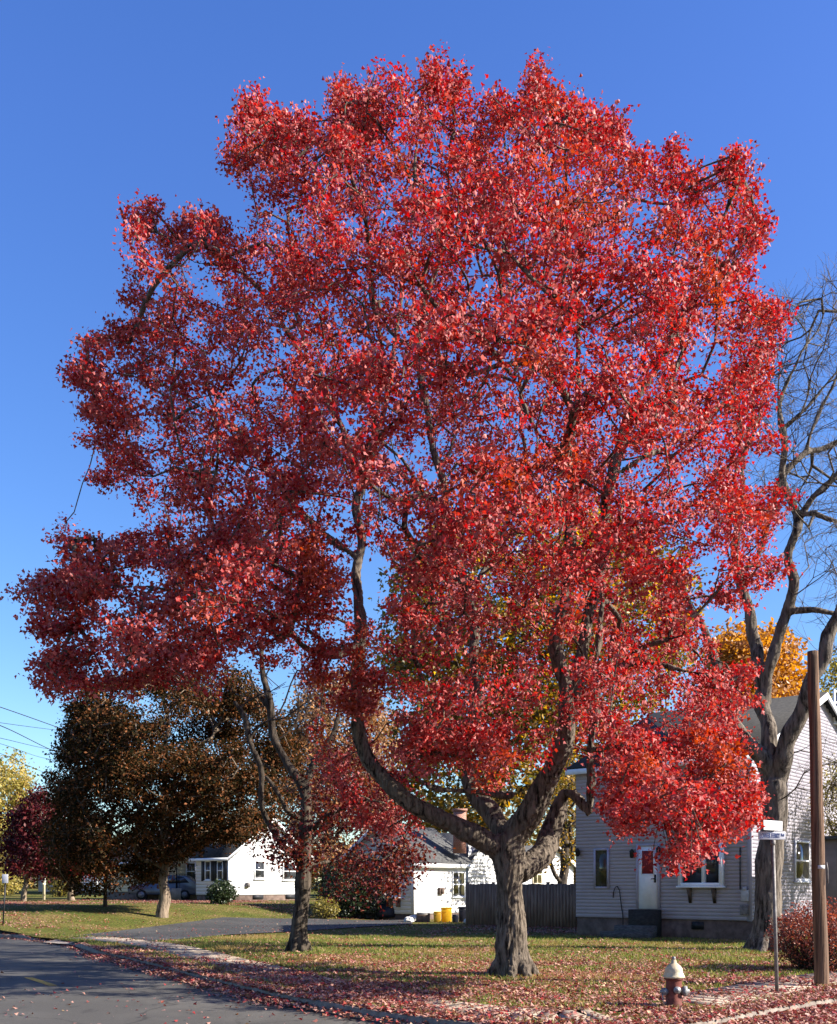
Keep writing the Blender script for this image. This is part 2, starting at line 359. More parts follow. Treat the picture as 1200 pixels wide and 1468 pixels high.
# kerb: dropped where the driveway crosses it
def kerb_h(p):
    a = onz(85, 1352, -.12); d = math.hypot(p.x - a.x, p.y - a.y)
    return .03 + .11 * S((d - 2.0) / 1.2)
kv, kf = [], []
for i, p in enumerate(KL):
    t = (KL[min(i + 1, len(KL) - 1)] - KL[max(i - 1, 0)]).normalized(); nn = Vector((-t.y, t.x, 0)); h = kerb_h(p) - .12
    wob = .012 * mnoise.noise(p * .9)
    for d, z in ((-.09, -.2), (-.075, h - .02 + wob), (-.055, h + wob), (.09, h + .004 + wob), (.09, -.2)):
        q = p + nn * d; kv.append((q.x, q.y, z))
for i in range(len(KL) - 1):
    for j in range(4): kf.append((5 * i + j + 5, 5 * i + j, 5 * i + j + 1, 5 * i + j + 6))
o = mesh_np('kerb', kv, [a for q in kf for a in q], [4] * len(kf), M['kerb'], smooth=False); o['kind'] = 'structure'
# sidewalk slabs
SW1 = smooth_line([onz(120, 1345).xy, onz(150, 1347).xy, onz(230, 1357).xy, onz(320, 1379).xy, onz(440, 1409).xy, onz(560, 1436).xy, onz(700, 1453).xy, onz(800, 1459).xy, onz(868, 1458.5).xy], .3)
SW2 = smooth_line([onz(985, 1438).xy, onz(1060, 1426).xy, onz(1130, 1413).xy, onz(1200, 1402).xy, (10.5, 21.2), (20, 29)], .3)
def z4(x, y): return gz(x, y) + .03
def slabs(line, name):
    i = 0; k = 0
    v, f = [], []
    while i < len(line) - 1:
        j = min(i + 5, len(line) - 1); seg = line[i:j + 1]
        dz = .004 * math.sin(k * 2.3)
        for q in range(len(seg) - 1):
            a, b = seg[q], seg[q + 1]; t = (b - a).normalized(); nn = Vector((-t.y, t.x, 0))
            if q == len(seg) - 2: b = b - t * .012
            c = [a - nn * .6, b - nn * .6, b + nn * .6, a + nn * .6]; bb = len(v)
            v += [(p.x, p.y, z4(p.x, p.y) + dz) for p in c] + [(p.x, p.y, z4(p.x, p.y) - .12) for p in c]
            f += [(bb, bb + 1, bb + 2, bb + 3), (bb, bb + 4, bb + 5, bb + 1), (bb + 2, bb + 6, bb + 7, bb + 3), (bb + 1, bb + 5, bb + 6, bb + 2), (bb, bb + 3, bb + 7, bb + 4)]
        i = j; k += 1
    o = mesh_np(name, v, [a for q in f for a in q], [len(q) for q in f], M['concrete']); o['kind'] = 'structure'
slabs(SW1, 'sidewalk'); slabs(SW2, 'sidewalk')
# concrete apron and the asphalt driveway behind it
ap = [onz(62, 1352, -.1), onz(118, 1357, -.1), onz(215, 1351.5), onz(180, 1345.5), onz(110, 1342)]
o = mesh_np('driveway_apron', [(p.x, p.y, z) for p, z in zip(ap, (-.07, -.07, .022, .022, .022))], [0, 1, 2, 3, 4], [5], M['concrete']); o['kind'] = 'structure'
dv = [onz(110, 1342), onz(180, 1345.5), onz(215, 1350.5), onz(260, 1347.5), onz(330, 1341), onz(430, 1336), onz(500, 1331), onz(560, 1327.5), onz(592, 1325), onz(590, 1319.5), onz(540, 1320), onz(470, 1320), onz(400, 1322), onz(320, 1324), onz(230, 1331), onz(160, 1337)]
bm = bmesh.new(); vs_ = [bm.verts.new((p.x, p.y, 0)) for p in dv]; bm.faces.new(vs_)
bmesh.ops.triangulate(bm, faces=bm.faces[:])
for _ in range(3): bmesh.ops.subdivide_edges(bm, edges=bm.edges[:], cuts=1, use_grid_fill=True)
for v in bm.verts: v.co.z = gz(v.co.x, v.co.y) + .035
me = bpy.data.meshes.new('driveway'); bm.to_mesh(me); bm.free(); me.materials.append(M['driveway'])
o = link(bpy.data.objects.new('driveway', me)); o['kind'] = 'structure'
# worn centre line dash
a, b = onz(40, 1401, -.114), onz(77, 1413, -.114); t = (b - a).normalized(); nn = Vector((-t.y, t.x, 0)) * .075
o = mesh_np('road_marking', [a - nn, b - nn, b + nn, a + nn], [0, 1, 2, 3], [4], M['yellow_line']); o['kind'] = 'structure'

# ------------------------------------------------------------ trees
def in_poly(px, py, poly):
    poly = np.array(poly, float); x0, y0 = poly[:, 0], poly[:, 1]; x1, y1 = np.roll(x0, -1), np.roll(y0, -1)
    c = ((y0[None] > py[:, None]) != (y1[None] > py[:, None])) & (px[:, None] < (x1 - x0)[None] * (py[:, None] - y0[None]) / ((y1 - y0)[None] + 1e-9) + x0[None])
    return c.sum(1) % 2 == 1
def poly_dist(px, py, poly):
    a = np.array(poly, float); b = np.roll(a, -1, 0); d = b - a; P = np.stack([px, py], 1)
    t = np.clip(((P[:, None] - a[None]) * d[None]).sum(2) / ((d ** 2).sum(1)[None] + 1e-9), 0, 1)
    return np.sqrt((((a[None] + d[None] * t[..., None]) - P[:, None]) ** 2).sum(2)).min(1)
def tips_in(poly, Y, n, hmax, rim, seed, nscale=.55, thr=-.1, dy=None, holes=(), shell=.6, inset=0):
    """points through the volume of a crown of that outline at depth Y"""
    g = np.random.default_rng(seed); out = []
    a = np.array(poly, float); lo, hi = a.min(0), a.max(0); off = Vector((seed * 7.3, seed * 1.7, 0))
    while len(out) < n:
        px = g.uniform(lo[0], hi[0], 4000); py = g.uniform(lo[1], hi[1], 4000)
        k = in_poly(px, py, poly); px, py = px[k], py[k]
        d = poly_dist(px, py, poly) * Y / F - inset; k = d > 0; px, py, d = px[k], py[k], d[k]
        h = hmax * np.sqrt(1 - (1 - np.minimum(d / rim, 1)) ** 2)
        u = g.uniform(0, 1, len(px)) ** shell * np.where(g.uniform(0, 1, len(px)) < .5, -1, 1)
        yy = Y + u * h
        for x_, y_, dep in zip(px, py, yy):
            if dy: dep = dep + dy(x_, y_)
            if any((x_ - hx) ** 2 / hr ** 2 + (y_ - hy) ** 2 / (hr2 ** 2) < 1 and g.random() < hp for hx, hy, hr, hr2, hp in holes): continue
            w = W(x_, y_, dep)
            if mnoise.noise((w + off) * nscale) + .45 * mnoise.noise((w + off) * nscale * 2.3) < thr: continue
            out.append(w)
            if len(out) >= n: break
    return np.array([tuple(p) for p in out])
class Skeleton:
    def __init__(s): s.p = []; s.par = []; s.fix = []; s.dir = []
    def limb(s, pts, rads, step=.22, crook=0):
        pts = [Vector(p) for p in pts]; sp = []; sr = []
        for i in range(len(pts) - 1):
            p0 = pts[max(i - 1, 0)]; p1, p2 = pts[i], pts[i + 1]; p3 = pts[min(i + 2, len(pts) - 1)]
            n = max(1, int((p2 - p1).length / step))
            for j in range(n):
                t = j / n
                sp.append(.5 * (2 * p1 + (p2 - p0) * t + (2 * p0 - 5 * p1 + 4 * p2 - p3) * t * t + (3 * p1 - p0 - 3 * p2 + p3) * t ** 3)); sr.append(rads[i] + (rads[i + 1] - rads[i]) * t)
        sp.append(pts[-1]); sr.append(rads[-1])
        if crook:
            o_ = Vector((len(s.p) * .37, 3, 0)); n_ = len(sp)
            for i in range(1, n_):
                e = min(1, i / 4); q = sp[i] * 1.15 + o_
                sp[i] = sp[i] + Vector((mnoise.noise(q), mnoise.noise(q + Vector((9, 9, 9))), .6 * mnoise.noise(q + Vector((5, 1, 7))))) * crook * e
                sr[i] *= 1 + .16 * mnoise.noise(q * 1.7)
        par = -1
        if s.p: par = int(np.argmin(((np.array(s.p) - np.array(sp[0])) ** 2).sum(1)))
        for i, (p, r) in enumerate(zip(sp, sr)):
            d = (sp[min(i + 1, len(sp) - 1)] - sp[max(i - 1, 0)]).normalized()
            s.p.append(tuple(p)); s.par.append(par); s.fix.append(r); s.dir.append(tuple(d)); par = len(s.p) - 1
        return sp, sr
    def grow(s, tips, g, r_tip=.006, min_h=0, wiggle=.12, dirpen=.7, step=.3, expo=.47, maxr=.09, up=.15):
        n0 = len(s.p); cap = n0 + len(tips) * 14
        P = np.zeros((cap, 3)); D = np.zeros((cap, 3)); par = np.full(cap, -1); P[:n0] = s.p; D[:n0] = s.dir; par[:n0] = s.par
        d0 = np.array([((P[:n0] - t) ** 2).sum(1).min() for t in tips]); order = np.argsort(d0 + g.uniform(0, 3, len(tips))); n = n0
        ends = []
        lim = P[:n0, 2].copy()
        for k in order:
            t = tips[k]; v = t - P[:n]; dist = np.sqrt((v ** 2).sum(1)) + 1e-6
            c = (v * D[:n]).sum(1) / dist
            cost = dist * (1 + dirpen * (1 - c)) + np.where(P[:n, 2] < min_h, 50, 0) + .0
            b = int(np.argmin(cost)); L = dist[b]; m = min(12, max(1, int(L / step)))
            d1 = D[b] * .5 + v[b] / L * .6; p1 = P[b] + d1 * L * .4; p2 = t - v[b] / L * L * .25 + np.array((0, 0, -up * L * .5))
            prev = b; last = P[b]
            for q in range(1, m + 1):
                w = q / m
                x = (1 - w) ** 3 * P[b] + 3 * (1 - w) ** 2 * w * p1 + 3 * (1 - w) * w * w * p2 + w ** 3 * t
                if q < m: x = x + g.normal(0, wiggle * .25, 3) * min(L, 1)
                if n >= cap: break
                P[n] = x; dd = x - last; D[n] = dd / (np.linalg.norm(dd) + 1e-9); par[n] = prev; prev = n; last = x; n += 1
            ends.append(prev)
        cnt = np.zeros(n)
        for e in ends: cnt[e] += 1
        for i in range(n - 1, n0 - 1, -1): cnt[par[i]] += cnt[i]
        rad = np.minimum(r_tip * np.maximum(cnt, 1) ** expo, maxr)
        rad[:n0] = s.fix
        s.P, s.D, s.parr, s.rad, s.n0, s.n, s.ends, s.order = P[:n], D[:n], par[:n], rad, n0, n, ends, order
        return s
    def twigs(s, start=None):
        """four or five sided prisms along every edge grown after the limbs"""
        i = np.arange(s.n0 if start is None else start, s.n); i = i[s.parr[i] >= 0]; a = s.P[s.parr[i]]; b = s.P[i]; rb = s.rad[i]; ra = np.minimum(s.rad[s.parr[i]], rb * 1.35)
        return prisms(a, b, ra, rb)
def prisms(a, b, ra, rb, k=5):
    t = b - a; t /= np.linalg.norm(t, axis=1)[:, None] + 1e-9
    ref = np.where(np.abs(t[:, 2:3]) < .9, np.array([[0, 0, 1.]]), np.array([[1., 0, 0]])); u = np.cross(t, ref); u /= np.linalg.norm(u, axis=1)[:, None] + 1e-9; w = np.cross(t, u)
    a = a - t * (ra * .3)[:, None]
    ang = 2 * np.pi * np.arange(k) / k; n = len(a)
    ring = u[:, None] * np.cos(ang)[None, :, None] + w[:, None] * np.sin(ang)[None, :, None]
    co = np.concatenate([a[:, None] + ring * ra[:, None, None], b[:, None] + ring * rb[:, None, None]], 1).reshape(-1, 3)
    base = (np.arange(n) * 2 * k)[:, None, None]; j = np.arange(k)
    f = np.stack([j, (j + 1) % k, k + (j + 1) % k, k + j], 1)[None] + base
    return co, f.reshape(-1), np.full(n * k, 4)
LEAF = np.array([(0, 0, 0), (0, 1, -.08), (-.5, .32, .13), (-.24, .56, .05), (.5, .32, .13), (.24, .56, .05)])
LEAFF = np.array([(0, 1, 3, 2), (0, 4, 5, 1)])
OVAL = np.array([(0, 0, 0), (0, 1, -.05), (-.33, .5, .08), (.33, .5, .08)]); OVALF = np.array([(0, 1, 2), (0, 3, 1)])
def leaf_geo(P, size, g, bias=.5, droop=.5, tpl=LEAF, fc=LEAFF, spread=.75, flat=False, base=None):
    n = len(P)
    nr = g.normal(0, spread, (n, 3)); nr[:, 2] += bias
    if base is not None: nr += base
    if flat: nr = g.normal(0, .38, (n, 3)); nr[:, 2] = 1; nr *= np.where(g.random(n) < .4, -1, 1)[:, None]
    nr /= np.linalg.norm(nr, axis=1)[:, None]
    d = g.normal(0, 1, (n, 3)); d[:, 2] -= droop; d -= nr * (d * nr).sum(1)[:, None]; d /= np.linalg.norm(d, axis=1)[:, None] + 1e-9
    u = np.cross(d, nr)
    s = size[:, None, None]
    cv = g.uniform(.2, 2.2, n)[:, None, None] * np.where(g.random(n) < .8, 1, -1)[:, None, None]
    wd = g.uniform(.75, 1.1, n)[:, None, None]
    co = P[:, None] + s * (u[:, None] * tpl[None, :, 0:1] * wd + d[:, None] * tpl[None, :, 1:2] + nr[:, None] * tpl[None, :, 2:3] * cv)
    k = len(tpl); f = fc[None] + (np.arange(n) * k)[:, None, None]
    return co.reshape(-1, 3), f.reshape(-1), np.full(n * len(fc), fc.shape[1])
def leaves_at(ends, dirs, per, spread, g, vary=.7):
    m = np.maximum(1, (per * g.uniform(1 - vary, 1 + vary, len(ends))).astype(int)); c = np.repeat(ends, m, 0); dd = np.repeat(dirs, m, 0)
    off = np.clip(g.normal(0, spread, c.shape), -1.9 * spread, 1.9 * spread); off[:, 2] *= .6
    cn = np.repeat(g.normal(0, .75, ends.shape), m, 0)
    return c + off - dd * np.abs(g.normal(0, spread * 1.1, len(c)))[:, None], cn
def join_geo(parts):
    co, ix, sz, b = [], [], [], 0
    for c, i, s_ in parts: co.append(c); ix.append(np.asarray(i) + b); sz.append(s_); b += len(c)
    return np.concatenate(co), np.concatenate(ix), np.concatenate(sz)
def remeshed(mb, voxel, amp, scale):
    """blend overlapping limbs into one skin and cut bark furrows into it"""
    o = mb.build('blend', None); m = o.modifiers.new('r', 'REMESH'); m.mode = 'VOXEL'; m.voxel_size = voxel
    s_ = o.modifiers.new('s', 'SMOOTH'); s_.iterations = 4; s_.factor = .5
    dg = bpy.context.evaluated_depsgraph_get(); me = bpy.data.meshes.new_from_object(o.evaluated_get(dg))
    nv = len(me.vertices); co = np.zeros(nv * 3); me.vertices.foreach_get('co', co); no = np.zeros(nv * 3); me.vertices.foreach_get('normal', no)
    co = co.reshape(-1, 3); no = no.reshape(-1, 3)
    h = np.array([mnoise.ridged_multi_fractal(Vector((c[0] * scale, c[1] * scale, c[2] * scale * .16)), .8, 2.1, 3, .9, 1.6) for c in co])
    lump = np.array([mnoise.noise(Vector(c) * 2.1) for c in co])
    co = co + no * ((h - h.mean()) * amp + lump * amp * 1.3)[:, None]
    sz = np.zeros(len(me.polygons), dtype=np.int32); me.polygons.foreach_get('loop_total', sz); ix = np.zeros(len(me.loops), dtype=np.int32); me.loops.foreach_get('vertex_index', ix)
    old = o.data; bpy.data.objects.remove(o); bpy.data.meshes.remove(old); bpy.data.meshes.remove(me)
    return co, ix, sz
def tree(name, label, Y, limbs, tips, bark, leafm, per, lsize, spread, seed, group=None, voxel=None, r_tip=.007, lim_geo=8, min_h=0, bias=.6, droop=.5, oval=False, extra=None, maxr=.09, cat='tree', dirpen=.7, wig=.12, amp=.02, bare_twigs=0, leafless=0, lw=1.0, crook=0):
    g = np.random.default_rng(seed); b0 = limbs[0][0]; base = W(b0[0], b0[1], Y); base.z = gz(base.x, base.y)
    t = thing(name, label, cat, base, group); sk = Skeleton(); mb = MB(); sc = F / Y
    for li, L in enumerate(limbs):
        pts = [W(p[0], p[1], Y + p[2]) for p in L]; rads = [p[3] / 2 / sc * lw for p in L]
        if li == 0: pts[0].z = base.z - .15
        sp, sr = sk.limb(pts, rads, .22, crook if li else crook * .3)
        if li == 0 and voxel:            # root flare
            for a in np.linspace(0, 2 * math.pi, 8)[:-1]:
                q = a + g.uniform(-.3, .3); rr = rads[0] * .82; L_ = g.uniform(.55, 1.05)
                dr = Vector((math.cos(q), math.sin(q), 0))
                c0 = Vector((base.x, base.y, base.z))
                mb.tube([c0 + dr * rr * .45 + Vector((0, 0, .85)), c0 + dr * rr * .75 + Vector((0, 0, .35)), c0 + dr * rr * (1.0 + .5 * L_) + Vector((0, 0, .03)), c0 + dr * rr * (1.5 + .8 * L_) + Vector((0, 0, -.12))], [rads[0] * .34, rads[0] * .37, rads[0] * .29, rads[0] * .14], 8)
        mb.tube(sp, sr, lim_geo)
    parts = []
    if voxel: parts.append(remeshed(mb, voxel, amp, 15))
    else: parts.append((np.array(mb.v), np.array([i for f in mb.f for i in f]), np.array([len(f) for f in mb.f])))
    if tips is not None and len(tips):
        sk.grow(tips, g, r_tip, min_h, maxr=maxr, dirpen=dirpen, wiggle=wig); parts.append(sk.twigs())
        E = sk.P[sk.ends]; DE = sk.D[sk.ends]
        if leafless: kk = sk.order < len(tips) - leafless; E = E[kk]; DE = DE[kk]
        if bare_twigs:                   # fine end twigs
            a = np.repeat(E, bare_twigs, 0); dd = np.repeat(DE, bare_twigs, 0) + g.normal(0, .55, (len(E) * bare_twigs, 3)); dd /= np.linalg.norm(dd, axis=1)[:, None]
            L_ = g.uniform(.3, .9, len(a)); mid = a + dd * (L_ * .5)[:, None]; d2 = dd + g.normal(0, .25, dd.shape) + np.array((0, 0, .15)); e2 = mid + d2 / np.linalg.norm(d2, axis=1)[:, None] * (L_ * .5)[:, None]
            r_ = np.full(len(a), r_tip); parts.append(prisms(a, mid, r_, r_ * .8, 3)); parts.append(prisms(mid, e2, r_ * .8, r_ * .45, 3))
    co, ix, sz = join_geo(parts); mesh_np('trunk', co, ix, sz, bark, t, smooth=True)
    if leafm is not None:
        P, cn = leaves_at(E, DE, per, spread, g)
        s_ = g.uniform(.55, 1.25, len(P)) * lsize
        co, ix, sz = leaf_geo(P, s_, g, bias, droop, OVAL if oval else LEAF, OVALF if oval else LEAFF, base=cn)
        mesh_np('crown', co, ix, sz, leafm, t)
    return t, sk

# ---- the big red maple
CROWN = [(625, 78), (655, 98), (663, 140), (688, 168), (698, 128), (725, 115), (748, 122), (766, 76), (780, 100), (824, 122), (822, 148), (845, 152), (880, 162), (905, 185), (925, 212), (942, 236),
         (965, 208), (985, 220), (1000, 250), (1014, 228), (1055, 212), (1080, 230), (1083, 258), (1102, 292), (1108, 322), (1106, 370), (1092, 402), (1106, 425), (1120, 440), (1112, 470), (1096, 485),
         (1106, 530), (1100, 580), (1112, 602), (1098, 650), (1088, 690), (1122, 712), (1126, 742), (1120, 778), (1108, 800), (1118, 818), (1098, 840), (1078, 864), (1045, 866), (1008, 850), (990, 880),
         (1000, 915), (1030, 935), (1075, 965), (1078, 1020), (1056, 1075), (1078, 1115), (1100, 1150), (1094, 1190), (1066, 1205), (1040, 1190), (1024, 1222), (1000, 1245), (978, 1254), (958, 1244),
         (962, 1212), (930, 1192), (890, 1198), (866, 1170), (850, 1120), (810, 1105), (770, 1095), (720, 1120), (680, 1128), (640, 1110), (590, 1100), (560, 1075), (530, 1000), (495, 995), (470, 955), (438, 928), (400, 938), (360, 952),
         (300, 982), (270, 1004), (210, 992), (150, 996), (85, 992), (50, 980), (42, 950), (62, 938), (48, 915), (40, 890), (62, 868), (25, 848), (54, 812), (78, 768), (105, 760), (140, 778), (185, 748),
         (166, 705), (122, 682), (134, 650), (108, 620), (114, 580), (96, 530), (114, 510), (106, 484), (152, 464), (178, 442), (202, 420), (194, 390), (208, 360), (184, 322), (192, 290), (220, 294),
         (258, 314), (284, 306), (302, 296), (312, 324), (340, 330), (352, 290), (334, 240), (322, 200), (347, 182), (353, 152), (366, 130), (377, 162), (400, 172), (430, 150), (450, 154), (474, 152), (486, 116), (503, 128),
         (512, 154), (530, 162), (530, 114), (547, 98), (580, 104), (600, 94)]
YM = 19.0
def maple_dy(px, py):
    d = 0.0
    d += -3.0 * S((py - 1000) / 180) * S((px - 780) / 120)      # low right skirt hangs towards us
    d += -2.2 * S((py - 700) / 150) * S((480 - px) / 200)       # low left skirt too
    return d
HOLES = [(530, 830, 36, 62, .93), (498, 600, 20, 26, .9), (512, 322, 12, 12, .95), (322, 512, 34, 13, .8), (505, 390, 18, 13, .7), (240, 744, 110, 11, .8), (325, 325, 22, 14, .8), (560, 300, 12, 10, .8), (690, 370, 14, 12, .8), (600, 765, 22, 16, .7),
         (715, 505, 22, 28, .5), (862, 610, 12, 26, .85), (930, 300, 18, 30, .7), (480, 880, 30, 30, .6), (800, 940, 26, 30, .6), (900, 1010, 30, 16, .4), (760, 1040, 44, 56, .6), (560, 1000, 40, 60, .55), (1040, 800, 30, 20, .5), (950, 490, 14, 14, .6), (725, 160, 12, 20, .6)]
LIMBS = [
    [(735, 1400, 0, 60), (734, 1372, 0, 48), (732, 1320, 0, 42), (731, 1265, 0, 43), (729, 1225, 0, 52), (727, 1195, 0, 50)],
    [(722, 1222, 0, 38), (680, 1198, -.2, 35), (625, 1172, -.4, 30), (565, 1134, -.6, 27), (532, 1090, -.6, 24), (516, 1040, -.5, 22), (511, 990, -.4, 20), (517, 930, -.3, 19), (516, 870, -.2, 18), (513, 800, 0, 15), (512, 745, .2, 13), (525, 690, .3, 12), (540, 625, .4, 11), (556, 540, .5, 9), (572, 440, .6, 7), (590, 330, .6, 6), (600, 210, .6, 4)],
    [(727, 1205, .1, 40), (706, 1165, .6, 32), (680, 1138, 1.0, 26), (672, 1080, 1.4, 22), (682, 1000, 1.7, 20), (684, 930, 1.9, 18), (668, 850, 2.0, 17), (642, 745, 2.0, 15), (615, 610, 1.8, 13), (600, 470, 1.6, 10), (640, 330, 1.4, 8), (650, 190, 1.2, 5)],
    [(733, 1200, 0, 48), (768, 1152, -.3, 37), (799, 1092, -.7, 31), (812, 1040, -1.0, 27), (808, 980, -1.2, 22), (801, 930, -1.3, 21), (806, 860, -1.4, 18), (815, 780, -1.5, 17), (821, 690, -1.6, 15), (828, 600, -1.5, 12), (834, 520, -1.4, 9), (828, 420, -1.2, 7), (800, 300, -1, 5), (770, 180, -.8, 4)],
    [(811, 1030, -1.0, 24), (838, 930, -.8, 20), (860, 800, -.8, 18), (882, 680, -1.0, 17), (910, 590, -1.2, 15), (938, 525, -1.2, 12), (968, 470, -1.2, 9), (1005, 395, -1.0, 7), (1045, 300, -.8, 5)],
    [(741, 1252, .1, 40), (772, 1226, .5, 44), (793, 1195, .9, 36), (803, 1160, 1.0, 27), (812, 1138, .9, 20), (828, 1140, .7, 17), (848, 1168, .5, 12)],
    [(846, 1164, .5, 10), (851, 1060, .3, 12), (855, 960, .2, 11), (860, 890, .2, 9), (876, 790, .3, 7), (900, 700, .4, 5)],
    [(735, 1140, -.2, 12), (700, 1139, -.4, 11), (660, 1134, -.7, 9), (620, 1128, -1, 7), (590, 1105, -1.3, 5)],
    [(517, 925, -.3, 13), (480, 940, -.6, 11), (440, 925, -1, 9), (390, 880, -1.6, 8), (310, 850, -2.2, 6), (200, 840, -2.8, 5), (100, 860, -3, 3)],
    [(513, 800, 0, 12), (470, 770, .2, 10), (400, 690, .4, 8), (330, 610, .5, 7), (250, 560, .6, 5), (160, 530, .6, 3)],
    [(525, 690, .3, 10), (480, 600, .9, 9), (430, 480, 1.3, 8), (415, 390, 1.5, 7), (410, 290, 1.5, 5), (385, 210, 1.5, 3)],
    [(470, 560, .9, 8), (400, 460, 0, 7), (350, 400, -.4, 6), (280, 370, -.6, 4), (225, 330, -.6, 3)],
    [(556, 540, .5, 9), (535, 440, -.2, 8), (518, 330, -.5, 7), (505, 230, -.6, 5), (495, 150, -.6, 3)],
    [(821, 690, -1.6, 10), (800, 655, -2.2, 8), (770, 610, -2.8, 6), (740, 540, -3.0, 4)],
    [(882, 680, -1, 8), (950, 640, -.3, 7), (1020, 600, .2, 5), (1080, 560, .4, 3)],
    [(855, 960, .2, 8), (930, 950, -.6, 7), (1000, 960, -1.2, 5), (1050, 990, -1.4, 3)],
    [(851, 1075, .3, 9), (900, 1070, -1.2, 8), (960, 1100, -2.6, 7), (1020, 1140, -3.2, 5), (1070, 1165, -3.2, 3)],
    [(930, 1085, -1.9, 6), (960, 1140, -2.9, 5), (985, 1195, -3.3, 3)],
    [(668, 850, 2.0, 9), (720, 780, 2.6, 8), (750, 660, 2.8, 7), (740, 500, 2.8, 5), (720, 330, 2.2, 3)],
    [(680, 1080, 1.5, 10), (630, 1020, .6, 8), (600, 930, -.6, 7), (620, 830, -1.6, 5), (650, 740, -2.2, 3)],
]
SP = [(625, 150, 627, 78), (655, 150, 655, 97), (760, 160, 767, 76), (590, 160, 560, 97), (540, 170, 535, 112), (490, 190, 488, 114), (375, 210, 368, 127), (350, 240, 322, 197), (435, 205, 432, 147), (820, 180, 823, 121), (885, 210, 881, 157), (920, 230, 925, 210), (965, 270, 963, 205), (1060, 280, 1056, 208),
      (1085, 330, 1110, 316), (300, 350, 300, 291), (260, 350, 258, 312), (210, 345, 192, 287), (150, 495, 104, 484), (140, 545, 91, 530), (150, 590, 106, 586), (150, 640, 107, 625), (180, 690, 120, 684), (115, 800, 95, 757), (90, 835, 22, 850), (90, 895, 38, 905), (110, 950, 38, 952), (110, 980, 46, 985), (1085, 735, 1130, 742),
      (1000, 1200, 978, 1260), (1060, 1160, 1101, 1186), (718, 170, 700, 121), (1085, 440, 1125, 440), (1085, 560, 1113, 560), (790, 170, 790, 108), (515, 180, 508, 128), (400, 210, 400, 168), (1040, 860, 1085, 872), (1050, 960, 1084, 975), (905, 1180, 900, 1210), (190, 430, 172, 441), (860, 200, 850, 148)]
gs = np.random.default_rng(12); SPIRES = []
for a0_, b0_, a1_, b1_ in SP:
    L_ = math.hypot(a1_ - a0_, b1_ - b0_); a1_ -= (a1_ - a0_) / L_ * 13; b1_ -= (b1_ - b0_) / L_ * 13
    dep = YM + gs.uniform(-1.6, 1.6) + (maple_dy(a1_, b1_)); k = int(7 + math.hypot(a1_ - a0_, b1_ - b0_) / 7)
    for q in range(k):
        f = q / (k - 1); wdt = 9 * (1 - f) + 1.2; SPIRES.append(tuple(W(a0_ + (a1_ - a0_) * f + gs.normal(0, wdt), b0_ + (b1_ - b0_) * f + gs.normal(0, wdt * .6), dep + gs.normal(0, .35))))
ca = np.array(CROWN, float); cx_, cy_ = 590, 600
for q in range(120):                     # small upright sprays all round the outline
    i = gs.integers(0, len(ca)); f = gs.random(); p_ = ca[i] * (1 - f) + ca[(i + 1) % len(ca)] * f
    if p_[1] > 960 and 420 < p_[0] < 860: continue
    d_ = p_ - (cx_, cy_); d_ = d_ / np.hypot(*d_) + (gs.normal(0, .35), -.55 + gs.normal(0, .3)); d_ /= np.hypot(*d_); L_ = gs.uniform(6, 24); k = int(2 + L_ / 5); dep = YM + gs.normal(0, 1.3) + maple_dy(*p_)
    for j in range(k):
        g_ = j / (k - 1); e_ = p_ - d_ * 24 + d_ * (L_ + 14) * g_; w_ = 5 * (1 - g_) + 1; SPIRES.append(tuple(W(e_[0] + gs.normal(0, w_), e_[1] + gs.normal(0, w_ * .6), dep + gs.normal(0, .15))))
SPIRES = np.array(SPIRES)
tips = np.concatenate([tips_in(CROWN, YM, 6600, 6.0, 4.6, 11, .85, .03, maple_dy, HOLES, .5, .24), tips_in([(432, 930), (500, 985), (545, 1080), (610, 1140), (590, 1200), (500, 1195), (455, 1110), (440, 1010)], YM + 2.4, 160, 1.6, 1.5, 13, .8, -.1), tips_in([(830, 1060), (900, 1050), (1060, 1040), (1082, 1120), (1090, 1185), (1040, 1196), (985, 1245), (962, 1235), (966, 1190), (935, 1176), (890, 1182), (858, 1145)], YM - 2.6, 230, 1.5, 1.2, 14, 1.1, -.05), tips_in([(440, 915), (505, 925), (540, 965), (535, 1020), (490, 1015), (455, 970)], YM - 1.3, 75, .7, .8, 15, 1.2, -.2), tips_in([(560, 1010), (640, 1040), (780, 1030), (790, 1100), (700, 1135), (620, 1120), (560, 1090)], YM - 1.5, 70, 1.0, .8, 16, 1.2, .0), tips_in([(62, 815), (110, 775), (250, 752), (470, 770), (484, 880), (390, 930), (300, 965), (150, 980), (60, 965)], YM - 2.2, 330, 2.2, 1.4, 17, 1.2, .02), SPIRES])
maple, msk = tree('maple_tree', 'huge red autumn maple with thick forked furrowed trunk, in front of everything', YM, LIMBS, tips, M['bark_maple'], M['leaf_red'], 31, .078, .125, 5, voxel=.023, lim_geo=14, min_h=2.6, bias=.55, droop=.6, r_tip=.0048, amp=.026, lw=.88, crook=.15)

